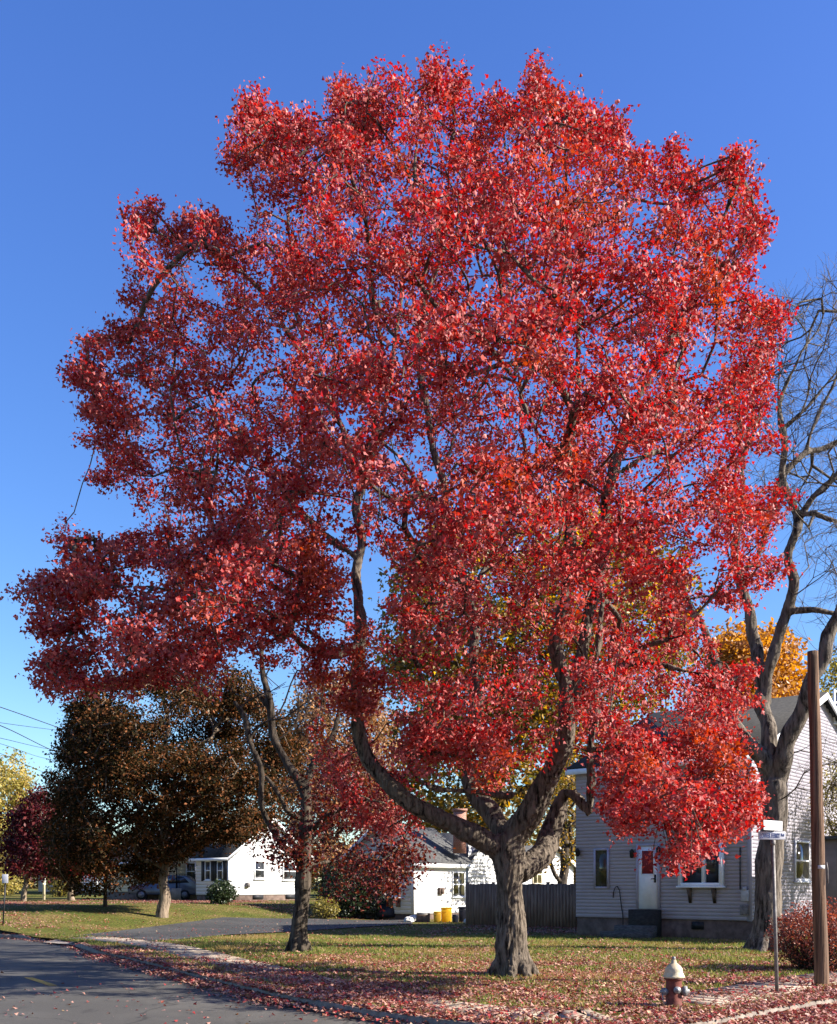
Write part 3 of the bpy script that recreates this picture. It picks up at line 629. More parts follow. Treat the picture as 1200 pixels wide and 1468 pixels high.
# ---- bare tree by the right house
YB = 26.5
BL = [
    [(1098, 1362, 0, 54), (1098, 1335, 0, 42), (1103, 1250, 0, 44), (1110, 1180, 0, 44), (1110, 1120, 0, 42)],
    [(1106, 1135, 0, 30), (1090, 1085, -.1, 26), (1064, 1052, -.2, 22), (1046, 1020, -.2, 17), (1030, 950, -.2, 15), (1012, 905, -.2, 13), (985, 865, 0, 11), (965, 800, .2, 8)],
    [(1108, 1125, 0, 30), (1102, 1060, .2, 27), (1096, 1000, .4, 24), (1086, 940, .5, 21), (1074, 890, .6, 19), (1062, 835, .6, 16), (1050, 780, .6, 12), (1060, 700, .6, 9), (1075, 600, .5, 6), (1085, 500, .4, 4)],
    [(1112, 1128, 0, 34), (1126, 1085, -.3, 30), (1142, 1035, -.6, 27), (1160, 985, -.8, 25), (1182, 925, -1, 22), (1203, 880, -1.1, 19), (1240, 800, -1.3, 14), (1270, 700, -1.3, 10)],
    [(1097, 1010, .4, 20), (1106, 930, .2, 19), (1122, 885, .1, 18), (1132, 840, 0, 17), (1134, 790, 0, 16), (1142, 750, 0, 16), (1132, 705, .1, 13), (1122, 660, .1, 12), (1117, 610, .1, 10), (1125, 560, .1, 8), (1148, 510, 0, 6), (1180, 440, 0, 4)],
    [(1128, 876, .1, 12), (1165, 874, -.2, 10), (1205, 878, -.4, 8), (1250, 860, -.5, 6)],
    [(1142, 748, 0, 13), (1165, 715, -.3, 11), (1195, 690, -.5, 10), (1230, 640, -.6, 8), (1260, 560, -.6, 5)],
    [(1145, 740, 0, 9), (1170, 735, -.5, 8), (1200, 748, -.8, 6), (1240, 740, -1, 4)],
    [(1085, 800, .6, 10), (1110, 720, .5, 13), (1122, 685, .5, 13), (1150, 652, .5, 11), (1200, 636, .6, 9), (1250, 590, .7, 6)],
    [(1155, 650, .5, 8), (1175, 590, .4, 7), (1200, 540, .3, 5), (1215, 450, .3, 3)],
    [(1118, 620, .1, 7), (1150, 590, -.2, 7), (1190, 550, -.3, 5), (1230, 500, -.4, 3)],
]
BT = tips_in([(1045, 560), (1060, 480), (1110, 420), (1150, 425), (1185, 400), (1230, 390), (1330, 450), (1350, 650), (1330, 800), (1230, 850), (1160, 830), (1150, 770), (1100, 720), (1050, 660)], YB, 800, 4, 3, 21, .5, -.5)
BT = np.concatenate([BT, tips_in([(1150, 860), (1200, 790), (1240, 820), (1240, 960), (1190, 940), (1140, 1000), (1150, 900)], YB - .5, 40, 1.5, 1.5, 22, .5, -.6), tips_in([(1130, 1100), (1175, 1050), (1230, 1080), (1230, 1160), (1160, 1180)], YB - .8, 26, 1.5, 1.5, 23, .5, -.6)])
tree('bare_tree', 'tall leafless grey tree beside the corner of the lavender house', YB, BL, BT, M['bark_grey'], None, 0, 0, 0, 6, voxel=.04, lim_geo=12, min_h=3, r_tip=.0055, maxr=.06, dirpen=1.0, wig=.2, bare_twigs=5, amp=.014, lw=.86, crook=.2)

# ---- slim tree on the lawn, left of the maple
YS = 26.0
SL = [
    [(428, 1363, 0, 28), (430, 1340, 0, 23), (433, 1280, 0, 23), (437, 1225, 0, 22), (438, 1175, 0, 19), (438, 1140, 0, 17)],
    [(438, 1150, 0, 14), (430, 1120, .1, 13), (405, 1085, .2, 12), (391, 1050, .3, 12), (385, 1000, .3, 11), (378, 960, .4, 9), (370, 920, .4, 6)],
    [(436, 1235, 0, 12), (412, 1218, -.1, 10), (390, 1190, -.2, 9), (376, 1150, -.3, 9), (373, 1100, -.3, 9), (360, 1060, -.4, 8), (348, 1030, -.4, 8), (334, 1005, -.4, 6)],
    [(434, 1175, 0, 8), (412, 1162, -.4, 8), (402, 1142, -.5, 7), (382, 1112, -.5, 5)],
    [(438, 1142, 0, 14), (452, 1090, .3, 10), (480, 1050, .5, 8), (490, 1010, .6, 6)],
    [(437, 1200, 0, 10), (470, 1170, -.4, 8), (510, 1150, -.8, 6), (550, 1160, -1, 4)],
    [(438, 1240, 0, 7), (480, 1235, .4, 6), (530, 1225, .8, 5), (570, 1220, 1, 3)],
    [(388, 1020, .3, 6), (365, 985, .2, 5), (350, 960, .2, 4)],
]
st = np.concatenate([tips_in([(440, 1180), (452, 1120), (480, 1060), (520, 1050), (570, 1110), (600, 1180), (596, 1240), (565, 1285), (540, 1300), (480, 1296), (450, 1255)], YS, 210, 3.2, 2, 31, .9, .06),
                     tips_in([(385, 1190), (430, 1160), (436, 1235), (400, 1250), (375, 1225)], YS, 46, 1.2, 1, 32, .8, -.2)])
bt = tips_in([(325, 990), (350, 940), (420, 935), (470, 960), (480, 1010), (440, 1040), (400, 1060), (350, 1050)], YS, 70, 1.4, 1.2, 33, .8, -.6)
st = np.concatenate([st, bt])
slim, ssk = tree('slim_tree', 'slim dark-limbed tree with sparse dark red leaves on the lawn', YS, SL, st, M['bark_tan'] if 0 else M['bark_dark'], M['leaf_red_shaded'], 26, .10, .26, 8, voxel=.035, lim_geo=10, min_h=2.0, r_tip=.007, amp=.012, leafless=len(bt), dirpen=.9, wig=.18, crook=.11)

# ---- background trees
def simple_limbs(bx, by, tx, ty, w, spreadpx, n, seed, dy=1.5):
    g = np.random.default_rng(seed); hgt = by - ty
    L = [[(bx, by, 0, w * 1.35), (bx + g.uniform(-3, 3), by - hgt * .12, 0, w), (bx * .6 + tx * .4, by - hgt * .4, 0, w * .8), (tx, ty + hgt * .1, 0, w * .25)]]
    for k in range(n):
        f = .22 + .5 * k / n; x0 = bx + (tx - bx) * f; y0 = by - hgt * f; a = (k % 2 * 2 - 1) * g.uniform(.5, 1); d = g.uniform(-dy, dy)
        L.append([(x0, y0, 0, w * .5 * (1 - f * .5)), (x0 + a * spreadpx * .45, y0 - hgt * .13, d * .5, w * .33), (x0 + a * spreadpx * .85, y0 - hgt * .3, d, w * .12)])
    return L
def btree(name, label, base, poly, top, w, n, per, ls, sp, leaf, bark, seed, hmax, rim, thr=-.2, nl=8, group=None, oval=True, Y=None, ns=.5):
    b = G(*base) if Y is None else W(base[0], base[1], Y)
    b.z = gz(b.x, b.y); Yt = b.y; a = np.array(poly); spx = (a[:, 0].max() - a[:, 0].min()) * .45
    L = simple_limbs(base[0], base[1], top[0], top[1], w, spx, nl, seed)
    return tree(name, label, Yt, L, tips_in(poly, Yt, n, hmax, rim, seed, ns, thr), bark, leaf, per, ls, sp, seed, group, min_h=b.z + .8 + .05 * Yt * .3, r_tip=.012, oval=oval, maxr=.12, crook=.012 * Yt)
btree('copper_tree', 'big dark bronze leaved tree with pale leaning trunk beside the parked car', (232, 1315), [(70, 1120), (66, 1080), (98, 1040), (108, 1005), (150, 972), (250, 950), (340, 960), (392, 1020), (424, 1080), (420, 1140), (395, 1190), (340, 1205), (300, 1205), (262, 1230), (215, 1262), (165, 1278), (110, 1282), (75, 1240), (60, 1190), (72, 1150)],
      (240, 1000), 15, 2500, 50, .15, .27, M['leaf_copper'], M['bark_tan'], 51, 4.6, 3.4, -.02, 10, ns=.42)
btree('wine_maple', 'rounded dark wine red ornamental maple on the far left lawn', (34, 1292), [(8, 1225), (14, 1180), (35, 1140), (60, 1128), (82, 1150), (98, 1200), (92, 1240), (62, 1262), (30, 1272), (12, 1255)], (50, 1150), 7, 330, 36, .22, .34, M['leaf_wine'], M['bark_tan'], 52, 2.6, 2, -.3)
t1, _ = btree('forked_red_tree', 'low forked tree with red leaves between the wine maple and copper tree', (104, 1291), [(72, 1200), (100, 1175), (130, 1185), (138, 1225), (128, 1255), (100, 1262), (80, 1245)], (106, 1200), 9, 150, 32, .2, .3, M['leaf_scarlet'], M['bark_tan'], 53, 2, 1.6, -.2)
btree('young_red_tree', 'small young tree with thin stem and bright red top', (152, 1300), [(128, 1235), (134, 1205), (152, 1196), (170, 1215), (172, 1245), (150, 1262), (132, 1255)], (152, 1215), 6, 70, 26, .14, .2, M['leaf_scarlet'], M['bark_dark'], 54, 1, 1, -.2)
btree('pale_yellow_tree', 'pale yellow green tree at the far left edge, behind the wine maple', (10, 1288), [(-60, 1180), (-50, 1110), (-15, 1085), (20, 1080), (46, 1110), (40, 1160), (50, 1210), (46, 1262), (20, 1280), (-40, 1275)], (-5, 1100), 9, 520, 34, .34, .5, M['leaf_yellowgreen'], M['bark_dark'], 55, 4, 3, -.25, Y=95)
btree('gold_tree', 'olive and gold tree standing behind the red maple', (700, 1300), [(545, 1180), (548, 1020), (545, 900), (560, 800), (640, 740), (760, 720), (880, 740), (970, 780), (1000, 850), (985, 960), (930, 1020), (860, 1080), (828, 1160), (820, 1230), (760, 1240), (700, 1225), (620, 1215), (560, 1225)], (740, 780), 24, 1500, 30, .55, .85, M['leaf_gold'], M['bark_dark'], 56, 9, 7, -.15, 12, Y=92)
btree('orange_tree', 'round orange autumn tree rising behind the lavender house roof', (1085, 1310), [(1015, 960), (1030, 915), (1060, 895), (1100, 905), (1135, 930), (1150, 970), (1140, 1040), (1080, 1100), (1000, 1080), (1000, 1000)], (1080, 920), 14, 620, 34, .4, .55, M['leaf_orange'], M['bark_dark'], 57, 4, 3, -.4, Y=72)
btree('brown_tree', 'thin brown leaved tree seen through the gap behind the slim tree', (470, 1300), [(370, 1180), (385, 1090), (415, 1020), (450, 975), (500, 960), (540, 985), (560, 1060), (560, 1180), (520, 1240), (440, 1240), (390, 1225)], (470, 985), 16, 1200, 22, .26, .5, M['leaf_brown'], M['bark_dark'], 58, 3.2, 3, -.2, Y=67)
btree('shadowed_tree', 'dark trunked tree with thin gold leaves beside the lavender house', (806, 1322), [(772, 1200), (782, 1110), (800, 1060), (830, 1080), (850, 1140), (838, 1200), (826, 1240), (785, 1245)], (812, 1080), 15, 90, 20, .2, .35, M['leaf_gold'], M['bark_dark'], 59, 2, 1.5, -.2, Y=53)
btree('roadside_tree', 'dark bare-looking tree behind the right edge of the roof', (1196, 1300), [(1165, 1000), (1180, 940), (1210, 930), (1290, 960), (1290, 1080), (1180, 1060)], (1215, 950), 14, 200, 22, .3, .5, M['leaf_olive'], M['bark_dark'], 60, 3, 2, -.3, Y=64)

btree('yellow_tree', 'yellow olive tree at the right edge in front of the sunny gable wall', (1290, 1345), [(1188, 1195), (1178, 1140), (1192, 1100), (1240, 1060), (1340, 1060), (1400, 1130), (1380, 1230), (1280, 1250), (1210, 1215)], (1295, 1080), 16, 520, 34, .09, .26, M['leaf_olive'], M['bark_grey'], 61, 2, 1.5, -.1, Y=33)
# ---- the wood that closes the view beyond the houses
gw = np.random.default_rng(66); n = 26000; px_ = gw.uniform(-250, 1450, n); yw = gw.uniform(135, 175, n); xw = (px_ - 600) / F * yw
top_ = np.array([6.5 + 2.6 * mnoise.noise(Vector((a * .09, b * .05, 0))) + 1.6 * mnoise.noise(Vector((a * .3, b * .1, 5))) for a, b in zip(xw, yw)])
zw = gw.uniform(0, 1, n) ** .7 * top_ + .6
co, ix, sz = leaf_geo(np.stack([xw, yw, zw], 1), gw.uniform(.5, 1.3, n), gw, .4, .3, OVAL, OVALF)
o = mesh_np('distant_woods', co, ix, sz, M['leaf_woods']); o['kind'] = 'stuff'
# ---- shrubs
def shrub(name, label, c, rx, ry, rz, n, ls, leaf, seed, twig=True, oval=True, bark='bark_dark', shellp=.35, lump=.28):
    g = np.random.default_rng(seed); z0 = gz(c.x, c.y); t = thing(name, label, 'shrub', (c.x, c.y, z0))
    d = g.normal(0, 1, (n, 3)); d /= np.linalg.norm(d, axis=1)[:, None]
    r = g.uniform(0, 1, n) ** shellp
    lm = np.array([1 + lump * mnoise.noise(Vector(v) * 2.2 + Vector((seed, 0, 0))) + .12 * mnoise.noise(Vector(v) * 6) for v in d])
    P = d * (r * lm)[:, None] * np.array((rx, ry, rz)) + np.array((c.x, c.y, z0 + rz * .95)); P[:, 2] = np.maximum(P[:, 2], z0 + .06)
    co, ix, sz = leaf_geo(P, g.uniform(.7, 1.25, n) * ls, g, .4, -.2, OVAL, OVALF); mesh_np('foliage', co, ix, sz, M[leaf], t)
    m = 260 if twig else 60
    a = np.tile(np.array((c.x, c.y, z0 - .03)), (m, 1)) + g.normal(0, .09 * rx, (m, 3)) * (1, 1, 0); e = P[g.integers(0, n, m)]; mid = (a + e) / 2 + g.normal(0, .08, (m, 3)) + (e - a) * (.1, .1, -.05)
    parts = [prisms(a, mid, np.full(m, .012), np.full(m, .009), 4), prisms(mid, e, np.full(m, .009), np.full(m, .004), 4)]
    co, ix, sz = join_geo(parts); mesh_np('stems', co, ix, sz, M[bark], t); return t
pb = onz(1178, 1392)
shrub('barberry_shrub', 'rounded reddish brown shrub behind the wooden utility pole', Vector((X(1172, 20.2), 20.2, 0)), .98, .95, .72, 9000, .05, 'leaf_barberry', 71)
c = G(318, 1296); shrub('round_shrub', 'round dark evergreen shrub at the corner of the white shuttered cottage', c, .78, .8, .62, 2600, .13, 'leaf_evergreen', 72, False)
c = G(505, 1316); shrub('dark_shrub', 'dark evergreen shrub left of the white house with yellow bins', c, 1.9, 1.7, 1.6, 7000, .15, 'leaf_evergreen', 73, False)
c = G(468, 1318); shrub('olive_shrub', 'small yellowish shrub at the end of the driveway', c, .7, .7, .55, 900, .13, 'leaf_olive', 74, False)
c = G(98, 1286); shrub('olive_bush', 'light olive bush in front of the distant cream house', Vector((X(88, 80), 80, 0)), 1.5, 1.2, 1.5, 1400, .22, 'leaf_olive', 75, False)
c = G(12, 1290); shrub('yellow_bush', 'yellow green bush below the pale yellow tree', Vector((X(8, 84), 84, 0)), 1.5, 1.5, 1.3, 1400, .22, 'leaf_yellowgreen', 76, False)

# ------------------------------------------------------------ houses
UA = Vector((-.766, .643, 0)); NA = Vector((-.643, -.766, 0)); UB = Vector((.643, .766, 0)); NB = Vector((.766, -.643, 0))
class Wall:
    def __init__(s, o, u, n): s.o, s.u, s.n = Vector(o), Vector(u), Vector(n)
    def p(s, a, z, d=0): return s.o + s.u * a + s.n * d + Vector((0, 0, z))
    def box(s, mb, a0, a1, z0, z1, d0, d1):
        return mb.hexa([s.p(a0, z0, d1), s.p(a1, z0, d1), s.p(a1, z0, d0), s.p(a0, z0, d0), s.p(a0, z1, d1), s.p(a1, z1, d1), s.p(a1, z1, d0), s.p(a0, z1, d0)])
    def clap(s, mb, L, z0, ztop, course=.12):
        lip = .010 if course < .15 else .009

        zmax = max(ztop(L * k / 40) for k in range(41)); z = z0
        while z < zmax - .01:
            z1 = min(z + course, zmax)
            aa = [L * k / 80 for k in range(81) if ztop(L * k / 80) >= z + .3 * course]
            if len(aa) > 1:
                a0, a1 = aa[0], aa[-1]
                mb.add([s.p(a0, z, .006 + lip), s.p(a1, z, .006 + lip), s.p(a1, z1, .004), s.p(a0, z1, .004), s.p(a0, z, 0), s.p(a1, z, 0)], [(0, 1, 2, 3), (0, 4, 5, 1)])
            z = z1
        return mb
def window(w, par, a, z, ww, hh, frame='white', pane='glass', mull=True, sash=True, sill=True, fw=.09, proud=.06, name='window', vert=0):
    m = MB(); w.box(m, a, a + fw, z, z + hh, .0, proud); w.box(m, a + ww - fw, a + ww, z, z + hh, .0, proud); w.box(m, a + fw, a + ww - fw, z, z + fw, .0, proud); w.box(m, a + fw, a + ww - fw, z + hh - fw, z + hh, .0, proud)
    if sash: w.box(m, a + fw, a + ww - fw, z + hh * .5 - .03, z + hh * .5 + .03, .0, proud - .012)
    for k in range(vert): c = a + ww * (k + 1) / (vert + 1); w.box(m, c - .025, c + .025, z + fw, z + hh - fw, .0, proud - .015)
    f = m.build(name, M[frame], par)
    m = MB(); w.box(m, a + fw * .8, a + ww - fw * .8, z + fw * .8, z + hh - fw * .8, .0, .03); m.build('pane', M[pane], f)
    if sill: m = MB(); w.box(m, a - .04, a + ww + .04, z - .06, z - .003, 0, proud + .05); m.build('sill', M[frame], f)
    return f
def slab_roof(mb, a, b, c, d, th=.09):    # four corners of the upper face
    n = (Vector(b) - Vector(a)).cross(Vector(d) - Vector(a)).normalized()
    if n.z < 0: n = -n
    lo = [Vector(p) - n * th for p in (a, b, c, d)]; mb.hexa(lo + [Vector(p) for p in (a, b, c, d)])
def gable_house(t, corner, LA, LB, zs, ze, rise, mats, z0, ridge_par='A', course=.12, over=.3, fh=None, inset=.03):
    """box with corner nearest the camera; wall A (shaded street side) runs along UA, wall B (sunny side) along UB"""
    C = Vector((corner.x, corner.y, 0)); wa = Wall(C, UA, NA); wb = Wall(C, UB, NB); wc = Wall(C + UA * LA, UB, -NB); wd = Wall(C + UB * LB, UA, -NA)
    flat = lambda a: ze
    gab = (lambda L: (lambda a: ze + rise * (1 - abs(a - L / 2) / (L / 2))))
    fa, fb = (flat, gab(LB)) if ridge_par == 'A' else (gab(LA), flat)
    m = MB(); wa.clap(m, LA, zs, fa, course); m.build('wall', mats[0], t)
    m = MB(); wb.clap(m, LB, zs, fb, course); m.build('wall', mats[1], t)
    m = MB(); wd.clap(m, LA, zs, fa, course); m.build('wall', mats[0], t)
    m = MB(); wc.clap(m, LB, zs, fb, course); m.build('wall', mats[1], t)
    m = MB(); pc = [C - UA * inset * -1, C + UA * (LA - inset)]  # foundation, a little inside the boards
    q = [C + UA * inset + UB * inset, C + UA * (LA - inset) + UB * inset, C + UA * (LA - inset) + UB * (LB - inset), C + UA * inset + UB * (LB - inset)]
    m.hexa([(*p.xy, z0 - .4) for p in q] + [(*p.xy, zs + .06) for p in q]); m.build('foundation', mats[2], t)
    rm = MB(); fm = MB()
    if ridge_par == 'A':
        k = rise / (LB / 2); zl = ze - over * k; R0 = C + UB * LB / 2 - UA * over; R1 = C + UB * LB / 2 + UA * (LA + over); zr = ze + rise
        E0 = C - UB * over - UA * over; E1 = C - UB * over + UA * (LA + over); G0 = C + UB * (LB + over) - UA * over; G1 = C + UB * (LB + over) + UA * (LA + over)
    else:
        k = rise / (LA / 2); zl = ze - over * k; R0 = C + UA * LA / 2 - UB * over; R1 = C + UA * LA / 2 + UB * (LB + over); zr = ze + rise
        E0 = C - UA * over - UB * over; E1 = C - UA * over + UB * (LB + over); G0 = C + UA * (LA + over) - UB * over; G1 = C + UA * (LA + over) + UB * (LB + over)
    up = .12
    v = lambda p, z: (p.x, p.y, z + up)
    slab_roof(rm, v(E0, zl), v(E1, zl), v(R1, zr), v(R0, zr)); slab_roof(rm, v(G0, zl), v(G1, zl), v(R1, zr), v(R0, zr))
    rf = rm.build('roof', mats[3], t)
    # barge boards and fascia
    bm_ = MB(); v2 = lambda p, z, dz: (p.x, p.y, z + dz)
    ax = UA if ridge_par == 'A' else UB
    for (e, r_) in ((E0, R0), (G0, R0), (E1, R1), (G1, R1)):
        out = -ax * .03 if r_ is R0 else ax * .03
        bm_.hexa([v2(e, zl, -.14), v2(e + out, zl, -.14), v2(r_ + out, zr, -.14), v2(r_, zr, -.14), v2(e, zl, .09), v2(e + out, zl, .09), v2(r_ + out, zr, .09), v2(r_, zr, .09)])
    oth = UB if ridge_par == 'A' else UA
    bm_.hexa([v2(E0, zl, -.12), v2(E1, zl, -.12), v2(E1 - oth * .04, zl, -.12), v2(E0 - oth * .04, zl, -.12), v2(E0, zl, .06), v2(E1, zl, .06), v2(E1 - oth * .04, zl, .06), v2(E0 - oth * .04, zl, .06)])
    bm_.build('roof_trim', M['white'], t)
    cm = MB()
    for w_, a in ((wa, 0), ):
        p = C; cm.hexa([p - NA * -.03 - UA * -.1 * 0 + NB * .03 + Vector((0, 0, zs - .02)), p + NA * .03 + UA * .11 + Vector((0, 0, zs - .02)), p + UA * .11 - NA * .01 + Vector((0, 0, zs - .02)), p + NB * .03 - NA * .01 + Vector((0, 0, zs - .02)),
                        p + NA * .03 + NB * .03 + Vector((0, 0, ze)), p + NA * .03 + UA * .11 + Vector((0, 0, ze)), p + UA * .11 - NA * .01 + Vector((0, 0, ze)), p + NB * .03 - NA * .01 + Vector((0, 0, ze))])
    cm.build('corner_board', mats[0], t)
    return wa, wb, wc, wd, C

# lavender house at the right
CR = Vector((X(1077, 31), 31, 0)); LA = 6.2
t = thing('lavender_house', 'two storey lavender clapboard house with white door, behind the bare tree', 'house', (CR.x, CR.y, 0))
wa, wb, wc, wd, C = gable_house(t, CR, LA, 12.4, .63, 5.75, 2.66, (M['lavender'], M['lavender'], M['foundation'], M['shingle_dark']), 0, 'A', .118, .25)
def along(w, px):                        # distance along a wall where it meets a photo column
    k = (px - 600) / F; return (k * w.o.y - w.o.x) / (w.u.x - k * w.u.y)
def hz(w, a, py): y = (w.o + w.u * a).y; return H - (py - HZ) / F * y
# door
a1, a0 = along(wa, 916), along(wa, 944)
zb, zt = hz(wa, a0, 1303), hz(wa, a0, 1213)
m = MB(); wa.box(m, a0 - .07, a0 - .004, zb, zt + .08, .0, .07); wa.box(m, a1 + .004, a1 + .07, zb, zt + .08, .0, .07); wa.box(m, a0 - .003, a1 + .003, zt + .004, zt + .08, .0, .07)
m.build('door_frame', M['lavender'], t)
m = MB(); wa.box(m, a0, a1, zb, zt, .0, .045)
d = m.build('door', M['white'], t)
m = MB(); wd_ = a1 - a0; wa.box(m, a0 + wd_ * .22, a1 - wd_ * .2, zb + (zt - zb) * .56, zt - (zt - zb) * .07, .0, .052); m.build('door_window', M['curtain'], d)
m = MB(); wa.box(m, a0 + wd_ * .18, a0 + wd_ * .22 - .002, zb + (zt - zb) * .54, zt - (zt - zb) * .05, .0, .06); wa.box(m, a1 - wd_ * .2 + .002, a1 - wd_ * .16, zb + (zt - zb) * .54, zt - (zt - zb) * .05, .0, .06)
wa.box(m, a0 + wd_ * .22, a1 - wd_ * .2, zb + (zt - zb) * .54, zb + (zt - zb) * .56 - .002, .0, .06); m.build('window_trim', M['white'], d)
m = MB(); wa.box(m, a0 + .06, a0 + .12, zb + .86, zb + 1.12, .0, .06); m.tube([wa.p(a0 + .09, zb + .98, .05), wa.p(a0 + .09, zb + .98, .12), wa.p(a0 + .2, zb + .98, .12)], .015, 6); m.build('handle', M['black_iron'], d)
# stoop: landing and two steps
m = MB(); wa.box(m, a0 - .12, a1 + .12, .0, zb - .02, .025, .5); m.build('stoop', M['shingle_dark'], t)
m = MB(); wa.box(m, a0 - .2, a1 + .45, .0, .42, .505, .85); wa.box(m, a0 - .25, a1 + .75, .0, .22, .855, 1.25); m.build('steps', M['shingle'], t)
# narrow window
b1, b0 = along(wa, 854), along(wa, 872); z0, z1 = hz(wa, b0, 1274), hz(wa, b0, 1216); window(wa, t, b0 - .05, z0, b1 - b0 + .1, z1 - z0, 'lavender', 'glass_olive', sash=False, fw=.07, sill=False)
# wide box window with two brackets
b1, b0 = along(wa, 976), along(wa, 1039); z0, z1 = hz(wa, b0, 1270), hz(wa, b0, 1203)
f = window(wa, t, b0, z0, b1 - b0, z1 - z0, 'white', 'glass', sash=False, fw=.1, proud=.22, sill=True, vert=0)
m = MB(); wa.box(m, b0 + (b1 - b0) * .40, b0 + (b1 - b0) * .46, z0 + .1, z1 - .1, 0, .2); m.build('mullion', M['white'], f)
m = MB(); wa.box(m, b0 + .102, b1 - .102, z0 + .102, z1 - .102, .031, .12); 
for px in (990, 1025):
    a = along(wa, px); m = MB(); m.add([wa.p(a - .05, z0 - .07, 0), wa.p(a - .05, z0 - .07, .2), wa.p(a - .05, z0 - .55, .02), wa.p(a + .05, z0 - .07, 0), wa.p(a + .05, z0 - .07, .2), wa.p(a + .05, z0 - .55, .02)], [(0, 1, 2), (5, 4, 3), (0, 3, 4, 1), (1, 4, 5, 2), (2, 5, 3, 0)]); m.build('bracket', M['foundation'], f)
# upper windows
b1, b0 = along(wa, 985), along(wa, 1035); window(wa, t, b0, 3.75, b1 - b0, 1.35, 'lavender', 'glass_olive', fw=.08, vert=1)
# gable side windows
b0, b1 = along(wb, 1138), along(wb, 1159); window(wb, t, b0, hz(wb, b0, 1263), b1 - b0, hz(wb, b0, 1204) - hz(wb, b0, 1263), 'siding', 'glass_olive', fw=.08)
b0 = along(wb, 1194); window(wb, t, b0, hz(wb, b0, 1036), .9, 1.2, 'white', 'glass', fw=.08)
# lamps, meter, conduit, vent, hose
for px, py in ((908.5, 1226), (946.5, 1222), (830.5, 1224)):
    a = along(wa, px); z = hz(wa, a, py); m = MB(); wa.box(m, a - .04, a + .04, z - .04, z + .08, .0, .05); m.lathe(wa.p(a, z - .1, .13), [(.03, 0), (.065, .03), (.075, .2), (.085, .22), (.02, .3)], 8); m.tube([wa.p(a, z + .03, .03), wa.p(a, z + .2, .1), wa.p(a, z + .19, .13)], .012, 6); m.build('wall_lamp', M['black_iron'], t, True)
a = along(wa, 1062); m = MB(); m.tube([wa.p(a, hz(wa, a, 1215), .05), wa.p(a, hz(wa, a, 1275), .05)], .02, 8); m.build('conduit', M['black_iron'], t, True)
a = along(wa, 1069); m = MB(); z = hz(wa, a, 1292); wa.box(m, a - .12, a + .1, z, z + .34, .0, .14); m.lathe(wa.p(a, z + .34, .1), [(.07, 0), (.075, .05), (.05, .1)], 12); m.build('electric_meter', M['grey_plastic'], t, bevel=.01)
m = MB(); wa.box(m, a - .1, a + .14, z - .42, z - .12, .0, .12); m.build('junction_box', M['galv'], t, bevel=.01)
a = along(wa, 1000); m = MB(); wa.box(m, a - .2, a + .2, .32, .56, -.03, .01); m.build('crawl_vent', M['black_iron'], t)
a = along(wa, 882); z = hz(wa, a, 1285); a2 = along(wa, 894); hp = [wa.p(a + .05, z - .05, .05), wa.p(a + .04, z + .12, .06), wa.p(a - .04, z + .3, .07), wa.p(a - .12, z + .34, .07), wa.p(a - .2, z + .2, .07), wa.p(a - .26, z - .3, .06), wa.p(a2, .7, .05), wa.p(a2 - .03, .1, .08)]
m = MB(); m.tube(hp, .016, 6); m.build('hose', M['black_iron'], t, True)
# tan porch built on to the sunny side
pw = Wall(wb.p(along(wb, 1168), 0), UB, NB); a = 0
a0 = 0; px0 = 1180
C2 = Vector((X(1180, 30.0), 30.0, 0)); w2 = Wall(C2, -UA, NA)
m = MB(); w2.box(m, 0, 2.4, 0.0, hz(w2, 0, 1204), -1.2, 0); m.build('side_porch', M['tan_wall'], t)
m = MB(); w2.box(m, -.15, 2.55, hz(w2, 0, 1204) + .003, hz(w2, 0, 1199), -1.3, .15); m.build('porch_roof', M['shingle'], t)
m = MB(); w2.box(m, .42, 1.3, .15, hz(w2, 0, 1210), .0, .03); m.build('porch_door', M['shutter'], t)

# white house behind the maple, with yellow bins beside it
CW = Vector((X(592, 50), 50, 0)); g0 = gz(CW.x, CW.y)
t = thing('white_house', 'low white house with grey roof and brick chimney behind the maple trunk', 'house', (CW.x, CW.y, g0))
wa, wb, wc, wd, C = gable_house(t, CW, 4.8, 4.3, g0 + .3, hz(Wall(CW, UB, NB), 0, 1233), 1.75, (M['siding'], M['siding'], M['foundation'], M['shingle']), g0, 'B', .2, .3)
b0, b1 = along(wb, 648), along(wb, 668); window(wb, t, b0, hz(wb, b0, 1286), min(b1 - b0, 1.05), hz(wb, b0, 1250) - hz(wb, b0, 1286), 'white', 'glass_olive', vert=1, fw=.06)
b1, b0 = along(wa, 556), along(wa, 580); z0, z1 = hz(wa, b0, 1286), hz(wa, b0, 1248)
f = window(wa, t, b0, z0, b1 - b0, z1 - z0, 'white', 'glass_olive', fw=.08, proud=.35, sash=False, name='box_window')
m = MB(); m.add([wa.p(b0 - .1, z1 + .01, .0), wa.p(b1 + .1, z1 + .01, .0), wa.p(b1 + .1, z1 + .01, .5), wa.p(b0 - .1, z1 + .01, .5), wa.p(b0 + .05, z1 + .42, .0), wa.p(b1 - .05, z1 + .42, .0)], [(3, 2, 1, 0), (3, 4, 5, 2), (0, 4, 3), (2, 5, 1), (0, 1, 5, 4)][:]); m.build('box_roof', M['shingle_dark'], f)
m = MB(); 
for a in (b0 + .25, b1 - .35): wa.box(m, a, a + .1, z0 - .5, z0 - .065, 0, .25)
m.build('bracket', M['fence'], f)
a = along(wb, 631); m = MB(); z = hz(wb, a, 1281); wb.box(m, a - .18, a + .18, z - .05, z + .3, .0, .14); m.lathe(wb.p(a, z + .04, .14), [(.11, 0), (.12, .1), (.1, .2)], 12); m.build('electric_meter', M['foundation'], t, bevel=.01)
